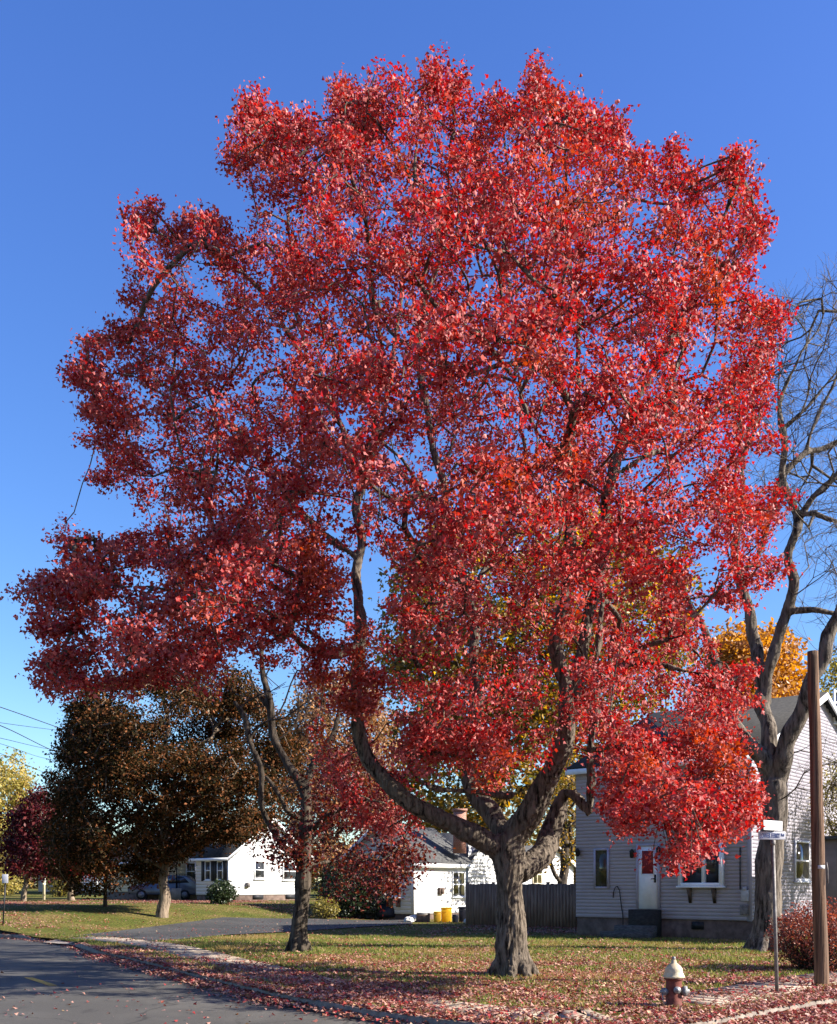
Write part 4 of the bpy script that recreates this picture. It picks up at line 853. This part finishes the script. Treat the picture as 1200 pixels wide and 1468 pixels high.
m = MB(); m.tube([C + NB * .06 + UA * .02 + Vector((0, 0, g0)), C + NB * .06 + UA * .02 + Vector((0, 0, hz(wb, 0, 1234)))], .045, 8); m.build('downspout', M['grey_plastic'], t, True)
cc = W(659, 1180, 52.6); m = MB(); m.box(cc.x - .33, cc.x + .33, cc.y - .33, cc.y + .33, 3.4, H + (HZ - 1163) / F * 52.6); m.box(cc.x - .39, cc.x + .39, cc.y - .39, cc.y + .39, H + (HZ - 1163) / F * 52.6 + .003, H + (HZ - 1160) / F * 52.6); m.build('chimney', M['brick'], t)
CW2 = Vector((X(668, 54), 54, 0)) + UB * .2
t2 = t
w3 = Wall(CW2, UB, NB); L3 = along(w3, 752)
m = MB(); zt = hz(w3, 0, 1232); w3.clap(m, L3, g0 + .3, (lambda a: zt + 1.5 * (1 - abs(a - L3 * .35) / (L3 * .65))), .2); m.build('wing_wall', M['siding'], t)
rm = MB(); pk = w3.p(L3 * .35, zt + 1.6, .3); pb_ = pk - NB * 4
for aa, zz in ((-.6, zt - .35), (L3 + .3, zt + .0)):
    e = w3.p(aa, zz, .3); slab_roof(rm, e, e - NB * 4, pb_, pk)
rm.build('wing_roof', M['shingle'], t)

# white garage right of the trunk
CG = Vector((X(748, 58), 58, 0)); t = thing('white_garage', 'small white gabled garage behind the wooden fence', 'garage', (CG.x, CG.y, gz(CG.x, CG.y)))
wgar = Wall(CG, UB, NB); Lg = along(wgar, 822); zt = hz(wgar, Lg, 1242); zp = hz(wgar, Lg * .6, 1214)
def gtop(a): return zt + (zp - zt) * (1 - abs(a - Lg * .6) / (Lg * .4)) if a > Lg * .6 else zp - (zp - zt) * (Lg * .6 - a) / (Lg * .6)
m = MB(); wgar.clap(m, Lg, .1, gtop, .2); m.build('wall', M['siding'], t)
wg2 = Wall(CG, UA, NA); m = MB(); wg2.clap(m, 5, .1, lambda a: zt, .2); m.build('wall', M['siding'], t)
rm = MB(); pk = wgar.p(Lg * .6, zp + .12, .25); 
e = wgar.p(Lg + .35, zt - .12, .25); slab_roof(rm, e, e - NB * 5.5, pk - NB * 5.5, pk); e = wgar.p(-.35, zt - .02, .25); slab_roof(rm, e, e - NB * 5.5, pk - NB * 5.5, pk); rm.build('roof', M['shingle'], t)
m = MB(); 
for a_, b_ in (((-.35, zt - .02), (Lg * .6, zp + .12)), ((Lg * .6, zp + .12), (Lg + .35, zt - .12))):
    m.hexa([wgar.p(a_[0], a_[1] - .22, .26), wgar.p(b_[0], b_[1] - .22, .26), wgar.p(b_[0], b_[1] - .22, .29), wgar.p(a_[0], a_[1] - .22, .29), wgar.p(a_[0], a_[1] + .02, .26), wgar.p(b_[0], b_[1] + .02, .26), wgar.p(b_[0], b_[1] + .02, .29), wgar.p(a_[0], a_[1] + .02, .29)])
m.build('roof_trim', M['white'], t)
b0, b1 = along(wgar, 763), along(wgar, 776); window(wgar, t, b0, hz(wgar, b0, 1268), b1 - b0, hz(wgar, b0, 1239) - hz(wgar, b0, 1268), 'cream_wall', 'glass_olive', vert=1, fw=.07)

# white cottage with black shutters
CC = Vector((X(328, 60), 60, 0)); g0 = gz(CC.x, CC.y)
t = thing('shuttered_cottage', 'white cottage with black shutters and dark roof, left of the slim tree', 'house', (CC.x, CC.y, g0))
wq = Wall(CC, UB, NB)
wa, wb, wc, wd, C = gable_house(t, CC, 3.1, 6.6, g0 + .35, hz(wq, 0, 1226), 2.3, (M['siding'], M['siding'], M['foundation'], M['shingle_dark']), g0, 'A', .2, .3)
for p0, p1 in ((294.5, 303), (312, 320.5)):
    b1, b0 = along(wa, p0), along(wa, p1); z0, z1 = hz(wa, b0, 1262), hz(wa, b0, 1234); window(wa, t, b0, z0, b1 - b0, z1 - z0, 'white', 'glass', fw=.07)
    m = MB(); wa.box(m, b0 - .34, b0 - .02, z0 - .05, z1 + .05, 0, .05); m.build('shutter', M['shutter'], t); m = MB(); wa.box(m, b1 + .02, b1 + .34, z0 - .05, z1 + .05, 0, .05); m.build('shutter', M['shutter'], t)
for p0, p1, y0, y1 in ((364, 379, 1260, 1234), (405, 424, 1262, 1236)):
    b0, b1 = along(wb, p0), along(wb, p1); z0, z1 = hz(wb, b0, y0), hz(wb, b0, y1); window(wb, t, b0, z0, b1 - b0, z1 - z0, 'white', 'glass', fw=.07)
for p0 in (363, 410): a = along(wb, p0); m = MB(); wb.box(m, a, a + .8, g0 + .1, g0 + .36, -.04, .03); m.build('basement_window', M['shutter'], t)
a = along(wb, 352); m = MB(); z = hz(wb, a, 1272); m.lathe(wb.p(a + .1, z, .1), [(.14, 0), (.15, .2), (.1, .3)], 10); m.build('electric_meter', M['galv'], t)
cc = W(308, 1215, 62.5); m = MB(); m.box(cc.x - .16, cc.x + .16, cc.y - .2, cc.y + .2, cc.z - .8, H + (HZ - 1194) / F * 62.5); m.lathe((cc.x, cc.y, H + (HZ - 1194) / F * 62.5), [(.1, 0), (.1, .25), (.15, .26), (.02, .36)], 10); m.build('flue', M['white'], t)

# cream house with iron porch, left of the cottage
CP = Vector((X(276, 64.5), 64.5, 0)); g0 = gz(CP.x, CP.y)
t = thing('cream_house', 'cream house with tan roof and iron railed porch behind the copper tree trunk', 'house', (CP.x, CP.y, g0))
CP0 = CP + UB * 1.5 + UA * 2.4
wq = Wall(CP0, UB, NB)
wa, wb, wc, wd, C = gable_house(t, CP0 - UB * 2.5, 6, 6, g0 + .5, hz(wq, 0, 1233), 2.1, (M['cream_wall'], M['cream_wall'], M['foundation'], M['shingle_tan']), g0, 'A', .2, .3)
b0 = along(wb, 266); window(wb, t, max(.4, b0), hz(wb, 1, 1262), .8, 1.2, 'white', 'glass_olive', fw=.07)
pz = g0 + .75; pc = wb
m = MB(); wb.box(m, .1, 2.6, g0, pz, .03, 1.9); m.build('porch_floor', M['concrete'], t)
m = MB(); wb.box(m, 0, 2.7, pz + 2.35, pz + 2.45, .03, 2.1); m.build('porch_awning', M['grey_plastic'], t)
for a in (.2, 2.5):
    m = MB(); m.tube([wb.p(a, pz, 1.8), wb.p(a, pz + 2.35, 1.8)], .035, 6); m.build('porch_post', M['black_iron'], t)
m = MB(); m.tube([wb.p(.2, pz + .9, 1.8), wb.p(2.5, pz + .9, 1.8)], .02, 5)
for k in range(12): m.tube([wb.p(.25 + k * .2, pz, 1.8), wb.p(.25 + k * .2, pz + .9, 1.8)], .011, 4)
m.build('railing', M['black_iron'], t)

# far white house at the left, and one between the trees
def far_house(name, label, px0, px1, Y, yb, ye, rise, wallm, roofm, winds):
    C = Vector((X(px0, Y), Y, 0)); g0 = gz(C.x, C.y); t = thing(name, label, 'house', (C.x, C.y, g0)); L = X(px1, Y) - C.x
    w = Wall(C, (1, 0, 0), (0, -1, 0)); m = MB(); ze = hz(w, 0, ye); w.clap(m, L, g0 + .1, lambda a: ze, .2); 
    ws = Wall(C + Vector((L, 0, 0)), (0, 1, 0), (1, 0, 0)); ws.clap(m, 7, g0 + .1, lambda a: ze + rise * (1 - abs(a - 3.5) / 3.5), .2)
    ws = Wall(C, (0, 1, 0), (-1, 0, 0)); ws.clap(m, 7, g0 + .1, lambda a: ze + rise * (1 - abs(a - 3.5) / 3.5), .2); m.build('wall', M[wallm], t)
    m = MB(); w.box(m, .03, L - .03, g0 - .4, g0 + .3, -6.9, -.02); m.build('foundation', M['foundation'], t)
    rm = MB(); o_ = .35
    for yy in (-o_, 7 + o_): slab_roof(rm, w.p(-o_, ze - .1, -yy), w.p(L + o_, ze - .1, -yy), w.p(L + o_, ze + rise + .12, -3.5), w.p(-o_, ze + rise + .12, -3.5))
    rm.build('roof', M[roofm], t)
    for p0, p1, y0, y1 in winds: a0, a1 = along(w, p0), along(w, p1); window(w, t, a0, hz(w, 0, y1), a1 - a0, hz(w, 0, y0) - hz(w, 0, y1), 'white', 'glass', fw=.1)
    return t
far_house('far_white_house', 'distant white bungalow with brown roof at the left, behind the forked red tree', 55, 106, 100, 1282, 1251, 1.5, 'siding', 'shingle_tan', [(67, 75, 1254, 1270), (92, 98, 1256, 1270)])
far_house('far_pale_house', 'distant pale house glimpsed between the young red tree and the forked tree', 128, 182, 112, 1283, 1240, 2.2, 'siding', 'shingle', [(135, 140, 1256, 1268), (162, 168, 1256, 1268)])

# ------------------------------------------------------------ fence
fa, fb = G(668, 1326), Vector((X(827, 40.5), 40.5, 0)); t = thing('wooden_fence', 'weathered grey brown board fence between the white house and lavender house', 'fence', (fa.x, fa.y, fa.z))
u = (fb - fa); L = u.length; u.normalize(); w = Wall((fa.x, fa.y, 0), u, (u.y, -u.x, 0)); m = MB(); n = int(L / .155); gf = np.random.default_rng(3)
for k in range(n):
    a = k * L / n; h = 1.78 + gf.uniform(-.025, .025); w.box(m, a + .006, a + L / n - .006, -.03, h, gf.uniform(-.006, .006), .022 + gf.uniform(0, .006))
m.build('boards', M['fence'], t)
m = MB()
for z in (.35, 1.5): w.box(m, 0, L, z, z + .09, -.05, -.008)
m.build('rails', M['fence'], t)
for k in range(5):
    a = L * k / 4 * .985 + .02; m = MB(); w.box(m, a - .05, a + .05, -.2, 1.86, -.16, -.055); m.build('post', M['fence'], t)

# ------------------------------------------------------------ things by the white house
def box_bin(name, label, cat, px, py, wpx, hpx, mat, lid=None, group=None, taper=.9):
    p = G(px, py); s = p.y / F; w_, h_ = wpx * s, hpx * s; t = thing(name, label, cat, p, group); x, y, z = p
    m = MB(); b = w_ / 2 * taper; m.hexa([(x - b, y - b, z), (x + b, y - b, z), (x + b, y + b, z), (x - b, y + b, z), (x - w_ / 2, y - w_ / 2, z + h_ * .9), (x + w_ / 2, y - w_ / 2, z + h_ * .9), (x + w_ / 2, y + w_ / 2, z + h_ * .9), (x - w_ / 2, y + w_ / 2, z + h_ * .9)])
    m.build('body', M[mat], t, bevel=.025)
    m = MB(); c = w_ / 2 * 1.06; m.box(x - c, x + c, y - c, y + c, z + h_ * .9 + .004, z + h_); m.build('lid', M[lid or mat], t, bevel=.03)
    m = MB(); m.tube([(x - c * .6, y - c - .03, z + h_ * .84), (x + c * .6, y - c - .03, z + h_ * .84)], .02, 6); m.build('handle', M[lid or mat], t)
    return t
box_bin('storage_bin', 'bright yellow plastic bin, the taller of the pair against the white wall', 'bin', 640, 1322, 15, 21, 'yellow_plastic')
box_bin('storage_bin', 'shorter ochre yellow bin left of the tall yellow one', 'bin', 627, 1322.5, 11, 16, 'orange_yellow')
box_bin('cooler_box', 'grey storage box left of the yellow bins', 'box', 607, 1322, 19, 14, 'foundation', 'grey_plastic', taper=.97)
box_bin('dark_bin', 'black rubbish bin in the shade beside the fence', 'bin', 664, 1322, 13, 22, 'dark_plastic')
box_bin('dark_box', 'low black box between the yellow bin and the black bin', 'box', 653, 1323, 9, 12, 'dark_plastic')
p = G(682, 1323); s = p.y / F; t = thing('white_drum', 'pale cylindrical drum at the foot of the fence', 'drum', p); m = MB(); m.lathe(p, [(.24, 0), (.25, .3), (.26, .31), (.25, .33), (.25, .6), (.26, .62)], 16); m.build('body', M['rock'], t, True); m = MB(); m.lathe(p + Vector((0, 0, .622)), [(.265, 0), (.265, .04), (.03, .07)], 16); m.build('lid', M['grey_plastic'], t)
def rock(label, px, py, r, seed, mat='rock'):
    p = G(px, py); g = np.random.default_rng(seed); bm = bmesh.new(); bmesh.ops.create_icosphere(bm, subdivisions=3, radius=r)
    for v in bm.verts: v.co *= 1 + .3 * mnoise.noise(v.co * 2 / r + Vector((seed, 0, 0))); v.co.z *= .7
    me = bpy.data.meshes.new('garden_rock'); bm.to_mesh(me); bm.free(); me.materials.append(M[mat]); o = link(bpy.data.objects.new('garden_rock', me)); o.location = p + Vector((0, 0, r * .45)); tag(o, label, 'rock', 'rocks by the white house')
rock('pale rock at the corner of the white house, nearest the downspout', 594, 1322, .3, 1); rock('pale flat rock just left of the grey storage box', 586, 1323, .24, 2); rock('small pale rock in front of the black bin', 671, 1324, .22, 3)
p = G(556, 1318); t = thing('covered_grill', 'rounded black covered grill below the box window of the white house', 'grill', p)
m = MB(); m.lathe(p, [(.62, .12), (.66, .3), (.62, .55), (.48, .78), (.25, .92), (.02, .97)], 20); m.build('cover', M['dark_plastic'], t, True)
for q in (-.4, .4): m = MB(); m.tube([p + Vector((q, 0, 0)), p + Vector((q, 0, .2))], .04, 6); m.build('leg', M['black_iron'], t)

# ------------------------------------------------------------ fire hydrant
p = onz(966, 1446); t = thing('fire_hydrant', 'faded red fire hydrant with cream cone top on the leafy corner', 'hydrant', p)
m = MB(); m.lathe(p, [(.15, -.06), (.15, .03), (.115, .05), (.11, .06), (.108, .38), (.112, .40), (.135, .41), (.135, .425)], 24); m.build('barrel', M['hyd_red'], t, True)
m = MB(); m.lathe(p + Vector((0, 0, .428)), [(.142, 0), (.15, .012), (.148, .03), (.135, .04), (.138, .055), (.122, .075), (.126, .085), (.118, .115), (.120, .125), (.092, .165), (.064, .19), (.04, .205), (.035, .24), (.03, .25)], 24); bn = m.build('bonnet', M['hyd_cream'], t, True)
m = MB(); m.lathe(p + Vector((0, 0, .678)), [(.024, -.01), (.024, .035), (.012, .045)], 5); m.build('operating_nut', M['hyd_silver'], bn)
def nozzle(dx, dy, z, r, L):
    d = Vector((dx, dy, 0)).normalized(); a = p + Vector((0, 0, z)); m = MB()
    m.tube([a + d * .08, a + d * (.12), a + d * (.122), a + d * (.12 + L), a + d * (.121 + L), a + d * (.15 + L)], [r * .8, r * .8, r, r, r * .45, r * .4], 12); m.build('nozzle_cap', M['hyd_silver'], t, True)
nozzle(-1, -.25, .24, .052, .05); nozzle(1, -.4, .25, .068, .06); nozzle(.1, -1, .27, .05, .03)
for k in range(8): a = k * math.pi / 4; m = MB(); m.lathe(p + Vector((.137 * math.cos(a), .137 * math.sin(a), .03)), [(.015, 0), (.015, .03)], 6); m.build('bolt', M['hyd_red'], t)
m = MB(); hp = [p + Vector((-.17, -.05, .22)), p + Vector((-.165, -.06, .12)), p + Vector((-.14, -.07, .05)), p + Vector((-.12, -.06, .1))]; m.tube(hp, .008, 5); m.build('chain', M['hyd_silver'], t)

# ------------------------------------------------------------ street name sign
p = onz(1114, 1425); top = W(1108, 1206, p.y); t = thing('street_sign', 'thin steel post with white and grey street name blades in front of the bare tree', 'street sign', p)
m = MB(); dv_ = (top - p); k = 8
m.tube([p - dv_ * .08, p + dv_ * .5, top], [.031, .030, .029], 10); m.build('post', M['galv'], t, True)
m = MB(); m.lathe(top - Vector((0, 0, .06)), [(.038, 0), (.042, .02), (.042, .07), (.03, .082)], 10); m.build('clamp', M['galv'], t)
yy = top.y; sc = yy / F
bl = Wall(W(1087, 1203.5, yy), Vector((1, .06, 0)).normalized(), Vector((.06, -1, 0)).normalized()); bw, bh = 40 * sc, 11.5 * sc
m = MB(); bl.box(m, 0, bw, 0, bh, -.006, .006); b1 = m.build('name_blade', M['sign_grey'], t, bevel=.003)
b2w = Wall(W(1092.5, 1190.5, yy), Vector((.90, -.43, 0)).normalized(), Vector((.43, .90, 0)).normalized())
u2 = Vector((.62, -.78, 0)).normalized(); n2 = Vector((.78, .62, 0)).normalized()
c2 = top + Vector((0, 0, (1206 - 1190.5) * sc)); bL = .62
bw2 = Wall(c2 - Vector((.86, .51, 0)) * 0 , u2, n2)
# upper blade stands across the first and turns its face to the sun
u2 = Vector((.86, -.51, 0)).normalized(); n2 = Vector((-.51, -.86, 0)).normalized()
u2 = Vector((.80, .60, 0)).normalized(); n2 = Vector((.60, -.80, 0)).normalized()
bw2 = Wall(c2, u2, n2); m = MB(); bw2.box(m, -.25, .25, 0, 14 * sc, -.006, .006); b2 = m.build('name_blade', M['sign_white'], t, bevel=.003); b2['label'] = 'upper white blade turned to the sun'
m = MB(); bl.box(m, bw * .47, bw * .59, bh + .002, bh + .03, -.02, .02); m.build('bracket', M['galv'], t)
def lettering(txt, w, a, z, size, par, mat, width=None, d=.008):
    cu = bpy.data.curves.new('lettering', 'FONT'); cu.body = txt; cu.size = size; cu.extrude = .0012; cu.offset = .0
    tmp = bpy.data.objects.new('tmp', cu); COL.objects.link(tmp); dg = bpy.context.evaluated_depsgraph_get(); me = bpy.data.meshes.new_from_object(tmp.evaluated_get(dg)); bpy.data.objects.remove(tmp)
    xs = [v.co.x for v in me.vertices]; k = (width / (max(xs) - min(xs))) if width else 1; x0 = min(xs); oo = org(par)
    for v in me.vertices: x, y, zz = v.co; q = w.p(a + (x - x0) * k, z + y, d + zz) - oo; v.co = q
    me.name = 'lettering'; me.materials.append(mat); o = bpy.data.objects.new('lettering', me); link(o, par); ORG[o.name] = oo; return o
lettering('LOWER FERRY', bl, bw * .06, bh * .2, bh * .86, b1, M['sign_blue'], bw * .74); lettering('Rd', bl, bw * .84, bh * .4, bh * .55, b1, M['sign_blue'], bw * .11)

# small sign at the left edge, seen from behind
p = G(4, 1326); t = thing('small_sign', 'small grey sign on a short dark post at the left kerb', 'sign', p); s = p.y / F
tp = W(8, 1262, p.y); m = MB(); m.tube([p - Vector((0, 0, .1)), tp], [.03, .03], 8); m.build('post', M['black_iron'], t)
m = MB(); m.box(tp.x - .11, tp.x + .11, tp.y - .05, tp.y - .035, tp.z - .1, tp.z + .22); m.build('plate', M['sign_grey'], t, bevel=.004)
# white post on the far lawn
p = G(63, 1290); t = thing('lamp_post', 'short white lawn post below the wine maple', 'post', p); h = 1262; tp = W(63, 1262, p.y)
m = MB(); m.lathe(p, [(.09, -.1), (.09, tp.z - p.z - .3), (.12, tp.z - p.z - .28), (.12, tp.z - p.z - .2)], 10); m.build('post', M['cream_wall'], t); m = MB(); m.lathe((p.x, p.y, tp.z - .197), [(.1, 0), (.16, .22), (.18, .24), (.03, .4)], 8); m.build('lantern', M['white'], t)

# ------------------------------------------------------------ utility pole
p = onz(1178, 1415); top = W(1165, 919, p.y); t = thing('utility_pole', 'weathered brown wooden utility pole in front of the barberry shrub', 'utility pole', p)
m = MB(); dvv = top - p; n = 60; gp = np.random.default_rng(9); pts, rr = [], []
for k in range(n + 1):
    f = k / n - .03; pts.append(p + dvv * max(f, -.03) + Vector((.012 * mnoise.noise(Vector((f * 5, 0, 0))), 0, 0))); rr.append(.119 - .033 * f + .005 * mnoise.noise(Vector((f * 22, 4, 0))))
m.tube(pts, rr, 28); o = m.build('shaft', M['pole_wood'], t, True)
co = o.data.vertices
for v in co:
    a = math.atan2(v.co.y, v.co.x - (v.co.z / dvv.z) * dvv.x); h = mnoise.noise(Vector((math.cos(a) * 5, math.sin(a) * 5, v.co.z * .35))); v.co.x += .007 * h * math.cos(a); v.co.y += .007 * h * math.sin(a)
q = W(1177, 1243, p.y - .125); m = MB(); m.box(q.x - .055, q.x + .055, q.y - .025, q.y, q.z - .03, q.z + .03); m.build('tag_plate', M['sign_white'], t)
m = MB(); fz = p + dvv * .345
m.tube([p + dvv * .36 + Vector((.10, -.09, 0)), p + dvv * .34 + Vector((.115, -.09, 0)), p + dvv * .30 + Vector((.11, -.1, 0))], .012, 6); m.build('ground_wire', M['galv'], t)

# ------------------------------------------------------------ overhead wires, down the left street
wires = [((-40, 1003), (-20, 1007), (100, 1049), 'dark overhead wire, highest of the wires at the left edge', 1.0), ((-40, 1033), (0, 1036), (92, 1048), 'thin flat overhead wire just under the highest one', .6), ((-40, 1025), (0, 1040), (76, 1076), 'dark steep overhead wire crossing the pale sky', 1.0),
         ((-40, 1051), (0, 1058), (66, 1073), 'thin overhead wire below the dark steep one', .6), ((-40, 1056), (0, 1066), (60, 1086), 'faint thin overhead wire second from the lowest', .5), ((-40, 1066), (0, 1080), (66, 1108), 'lowest thin overhead wire above the pale yellow tree', .55)]
for a, b, c, lab, k in wires:
    y0, y1 = 32, 62; pa = W(a[0] - 60, a[1] - (a[1] - b[1]) * -0.0 - 14, y0); pm = W((a[0] + c[0]) / 2, (b[1] * .5 + (a[1] + c[1]) * .25), (y0 + y1) / 2 * .9); pc_ = W(c[0] + 60, c[1] + (c[1] - b[1]) * .55, y1)
    pts = [pa, W(b[0], b[1], 43), W(c[0], c[1], 56), pc_]; m = MB(); sk_ = Skeleton(); sp, sr = sk_.limb(pts, [.02 * k] * 4, 1.0); m.tube(sp, sr, 5); o = m.build('overhead_wire', M['wire'], None, True); tag(o, lab, 'wire', 'overhead wires along the street')

# ------------------------------------------------------------ parked car beyond the copper tree
p = G(238, 1290); gcar = gz(p.x, p.y); t = thing('parked_car', 'silver blue hatchback parked on the lawn drive behind the copper tree trunk', 'car', (p.x, p.y, gcar))
def car(t, p):
    prof = [(-2.2, .38), (-2.25, .72), (-2.1, .9), (-1.25, 1.02), (-.55, 1.5), (.2, 1.6), (1.4, 1.56), (2.0, 1.12), (2.2, 1.0), (2.25, .5), (2.15, .36)]
    m = MB(); n = len(prof); rows = []
    for yy, k in ((-.86, 0), (-.80, 1), (.80, 1), (.86, 0)):
        rows.append([(p.x + x * (1 if k == 0 else .995), p.y + yy * (1 if z < 1.05 else .82), p.z + z - (.03 if k == 0 else 0)) for x, z in prof])
    v = [q for r in rows for q in r]; f = []
    for r in range(3):
        for i in range(n): f.append((r * n + i, r * n + (i + 1) % n, (r + 1) * n + (i + 1) % n, (r + 1) * n + i))
    f.append(tuple(range(n - 1, -1, -1))); f.append(tuple(range(3 * n, 4 * n))); m.add(v, f); m.build('body', M['car_silver'], t, bevel=.03)
    m = MB(); y_ = p.y - .865 * .9
    for pts in ([(-1.0, 1.06), (-.5, 1.44), (.25, 1.52), (.25, 1.06)], [(.35, 1.06), (.35, 1.52), (1.3, 1.48), (1.65, 1.1)]):
        m.add([(p.x + x, p.y - (.865 if z < 1.1 else .72), p.z + z) for x, z in pts] + [(p.x + x, p.y - .6, p.z + z) for x, z in pts], [(0, 1, 2, 3), (7, 6, 5, 4), (0, 4, 5, 1), (1, 5, 6, 2), (2, 6, 7, 3), (3, 7, 4, 0)])
    m.build('side_window', M['glass'], t)
    m = MB(); m.add([(p.x - 1.24, p.y - .66, p.z + 1.06), (p.x - 1.24, p.y + .66, p.z + 1.06), (p.x - .62, p.y + .56, p.z + 1.47), (p.x - .62, p.y - .56, p.z + 1.47)], [(0, 1, 2, 3)]); m.build('windscreen', M['glass'], t)
    for x in (-1.35, 1.4):
        for s_ in (-1, 1):
            m = MB(); m.tube([(p.x + x, p.y + s_ * .68, p.z + .33), (p.x + x, p.y + s_ * .885, p.z + .33)], .33, 18); wl = m.build('wheel', M['tyre'], t)
            m = MB(); m.tube([(p.x + x, p.y + s_ * .87, p.z + .33), (p.x + x, p.y + s_ * .895, p.z + .33)], .2, 14); m.build('rim', M['hyd_silver'], wl)
    for s_ in (-.6, .6): m = MB(); m.box(p.x - 2.27, p.x - 2.18, p.y + s_ - .14, p.y + s_ + .14, p.z + .66, p.z + .8); m.build('headlight', M['glass'], t)
car(t, Vector((p.x, p.y, gcar)))

# ------------------------------------------------------------ fallen leaves and grass
def kerb_sd_v(x, y):
    out = np.zeros(len(x)); T = np.roll(KA, -1, 0) - np.roll(KA, 1, 0); T[0] = KA[1] - KA[0]; T[-1] = KA[-1] - KA[-2]; T /= np.hypot(T[:, 0], T[:, 1])[:, None]
    for k in range(0, len(x), 4000):
        dx = x[k:k + 4000, None] - KA[None, :, 0]; dy_ = y[k:k + 4000, None] - KA[None, :, 1]; i = np.argmin(dx ** 2 + dy_ ** 2, 1); r_ = np.arange(len(i)); out[k:k + 4000] = -T[i, 1] * dx[r_, i] + T[i, 0] * dy_[r_, i]
    return out
def walk_v(x, y):
    out = np.zeros(len(x), bool)
    for ln in (SWA, SWB):
        for k in range(0, len(x), 4000): out[k:k + 4000] |= ((x[k:k + 4000, None] - ln[None, :, 0]) ** 2 + (y[k:k + 4000, None] - ln[None, :, 1]) ** 2).min(1) < .36
    return out
def scatter(n, fn, y0, y1, seed, margin=2.5):
    """points in the visible wedge, kept with probability fn(x, y, distance to kerb, on the walk)"""
    g = np.random.default_rng(seed); out = []
    while len(out) < n:
        y = np.sqrt(g.uniform(y0 ** 2, y1 ** 2, 40000)); x = (g.uniform(-600, 600, 40000)) / F * y * 1.06 + g.uniform(-margin, margin, 40000) * .3
        s_ = kerb_sd_v(x, y); wk = walk_v(x, y); u = g.random(40000)
        out += [(a, b, c, w) for a, b, c, w, q in zip(x, y, s_, wk, u) if q < fn(a, b, c, w)]
    return out[:n]
KT = KA[(KA[:, 1] < 45) & (KA[:, 1] > 5)]
SWA = np.array([(p.x, p.y) for p in SW1]); SWB = np.array([(p.x, p.y) for p in SW2])
bt_ = maple.location
def litter_d(x, y, s_, walk):
    r = math.hypot((x - 2.2) / 1.25, y - 17); d = .62 * math.exp(-(r / 5.8) ** 2) * (1 - .48 * S((y - 15.5) / 4)) + .075 * math.exp(-(r / 12) ** 2) + .006 + (.10 * max(0, mnoise.noise(Vector((x * .12, y * .12, 4)))) if y > 36 else 0)
    d *= .12 + 1.25 * max(0, .42 + mnoise.noise(Vector((x * .8, y * .8, 1))) + .5 * mnoise.noise(Vector((x * 2.5, y * 2.5, 5))))
    if s_ < 0:
        e = -s_; d = d * .012 + .9 * math.exp(-(e / .30) ** 2) * (.25 if x < 1.5 and y < 15 else 1) * (1 if y < 27 else .15)
        if x > 2.4 and y > 11: d = .85 * math.exp(-(e / 3.5) ** 2)
    elif s_ < 1.5 and y < 28: d += .42 * math.exp(-(s_ / .7) ** 2)
    if walk: d *= .25 + .75 * S(.5 + 1.3 * mnoise.noise(Vector((x * .45, y * .45, 11)))) if x < .9 else .25
    return min(1, d)
lp = scatter(150000, litter_d, 11.2, 64, 81)
g = np.random.default_rng(82)
def surf_z(x, y, s_, walk):
    if s_ < -.08: return -.117 + .05 * math.exp(-((s_ + .1) / .35) ** 2) * (1 if y < 26 else 0)
    if s_ < .1: return kerb_h(Vector((x, y, 0))) - .115
    return gz(x, y) + (.035 if walk else .012) + .025 * mnoise.noise(Vector((x * .5, y * .5, 3)))
P = np.array([(x, y, surf_z(x, y, c_, w_)) for x, y, c_, w_ in lp]); P[:, 2] += np.abs(g.normal(0, .014, len(P))) + .006
co, ix, sz = leaf_geo(P, g.uniform(.5, 1.25, len(P)) * .068, g, flat=True); co = co.copy()
o = mesh_np('fallen_leaves', co, ix, sz, M['litter']); o['kind'] = 'stuff'
def grass_d(x, y, s_, walk):
    if s_ < .12 or walk: return 0
    if in_poly(np.array([600 + F * x / y]), np.array([HZ + F * H / y]), DVP)[0]: return 0
    return min(1, .45 + .9 * mnoise.noise(Vector((x * .6, y * .6, 9))) + .4)
DVP = [(600 + F * q.x / q.y, HZ + F * H / q.y) for q in dv]
gp_ = scatter(105000, grass_d, 12, 34, 91); n = len(gp_)
P = np.array([(x, y, gz(x, y) + .02 * mnoise.noise(Vector((x * .5, y * .5, 3)))) for x, y, c_, q_ in gp_]); hgt = g.uniform(.035, .095, n) * np.array([1 + .6 * mnoise.noise(Vector((a * 1.1, b * 1.1, 2))) for a, b, c in P])
ang = g.uniform(0, 2 * np.pi, n); ln = g.normal(0, .45, (n, 2)); w_ = g.uniform(.006, .012, n)
side = np.stack([np.cos(ang), np.sin(ang), 0 * ang], 1) * w_[:, None]; lean = np.concatenate([ln * hgt[:, None], hgt[:, None]], 1)
co = np.stack([P - side, P + side, P + lean * .6 + side * .6, P + lean], 1); idx = (np.arange(n) * 4)[:, None, None] + np.array([[(0, 1, 2), (0, 2, 3)]]).reshape(1, 2, 3)
o = mesh_np('grass', co.reshape(-1, 3), idx.reshape(-1), np.full(2 * n, 3), M['grass']); o['kind'] = 'stuff'
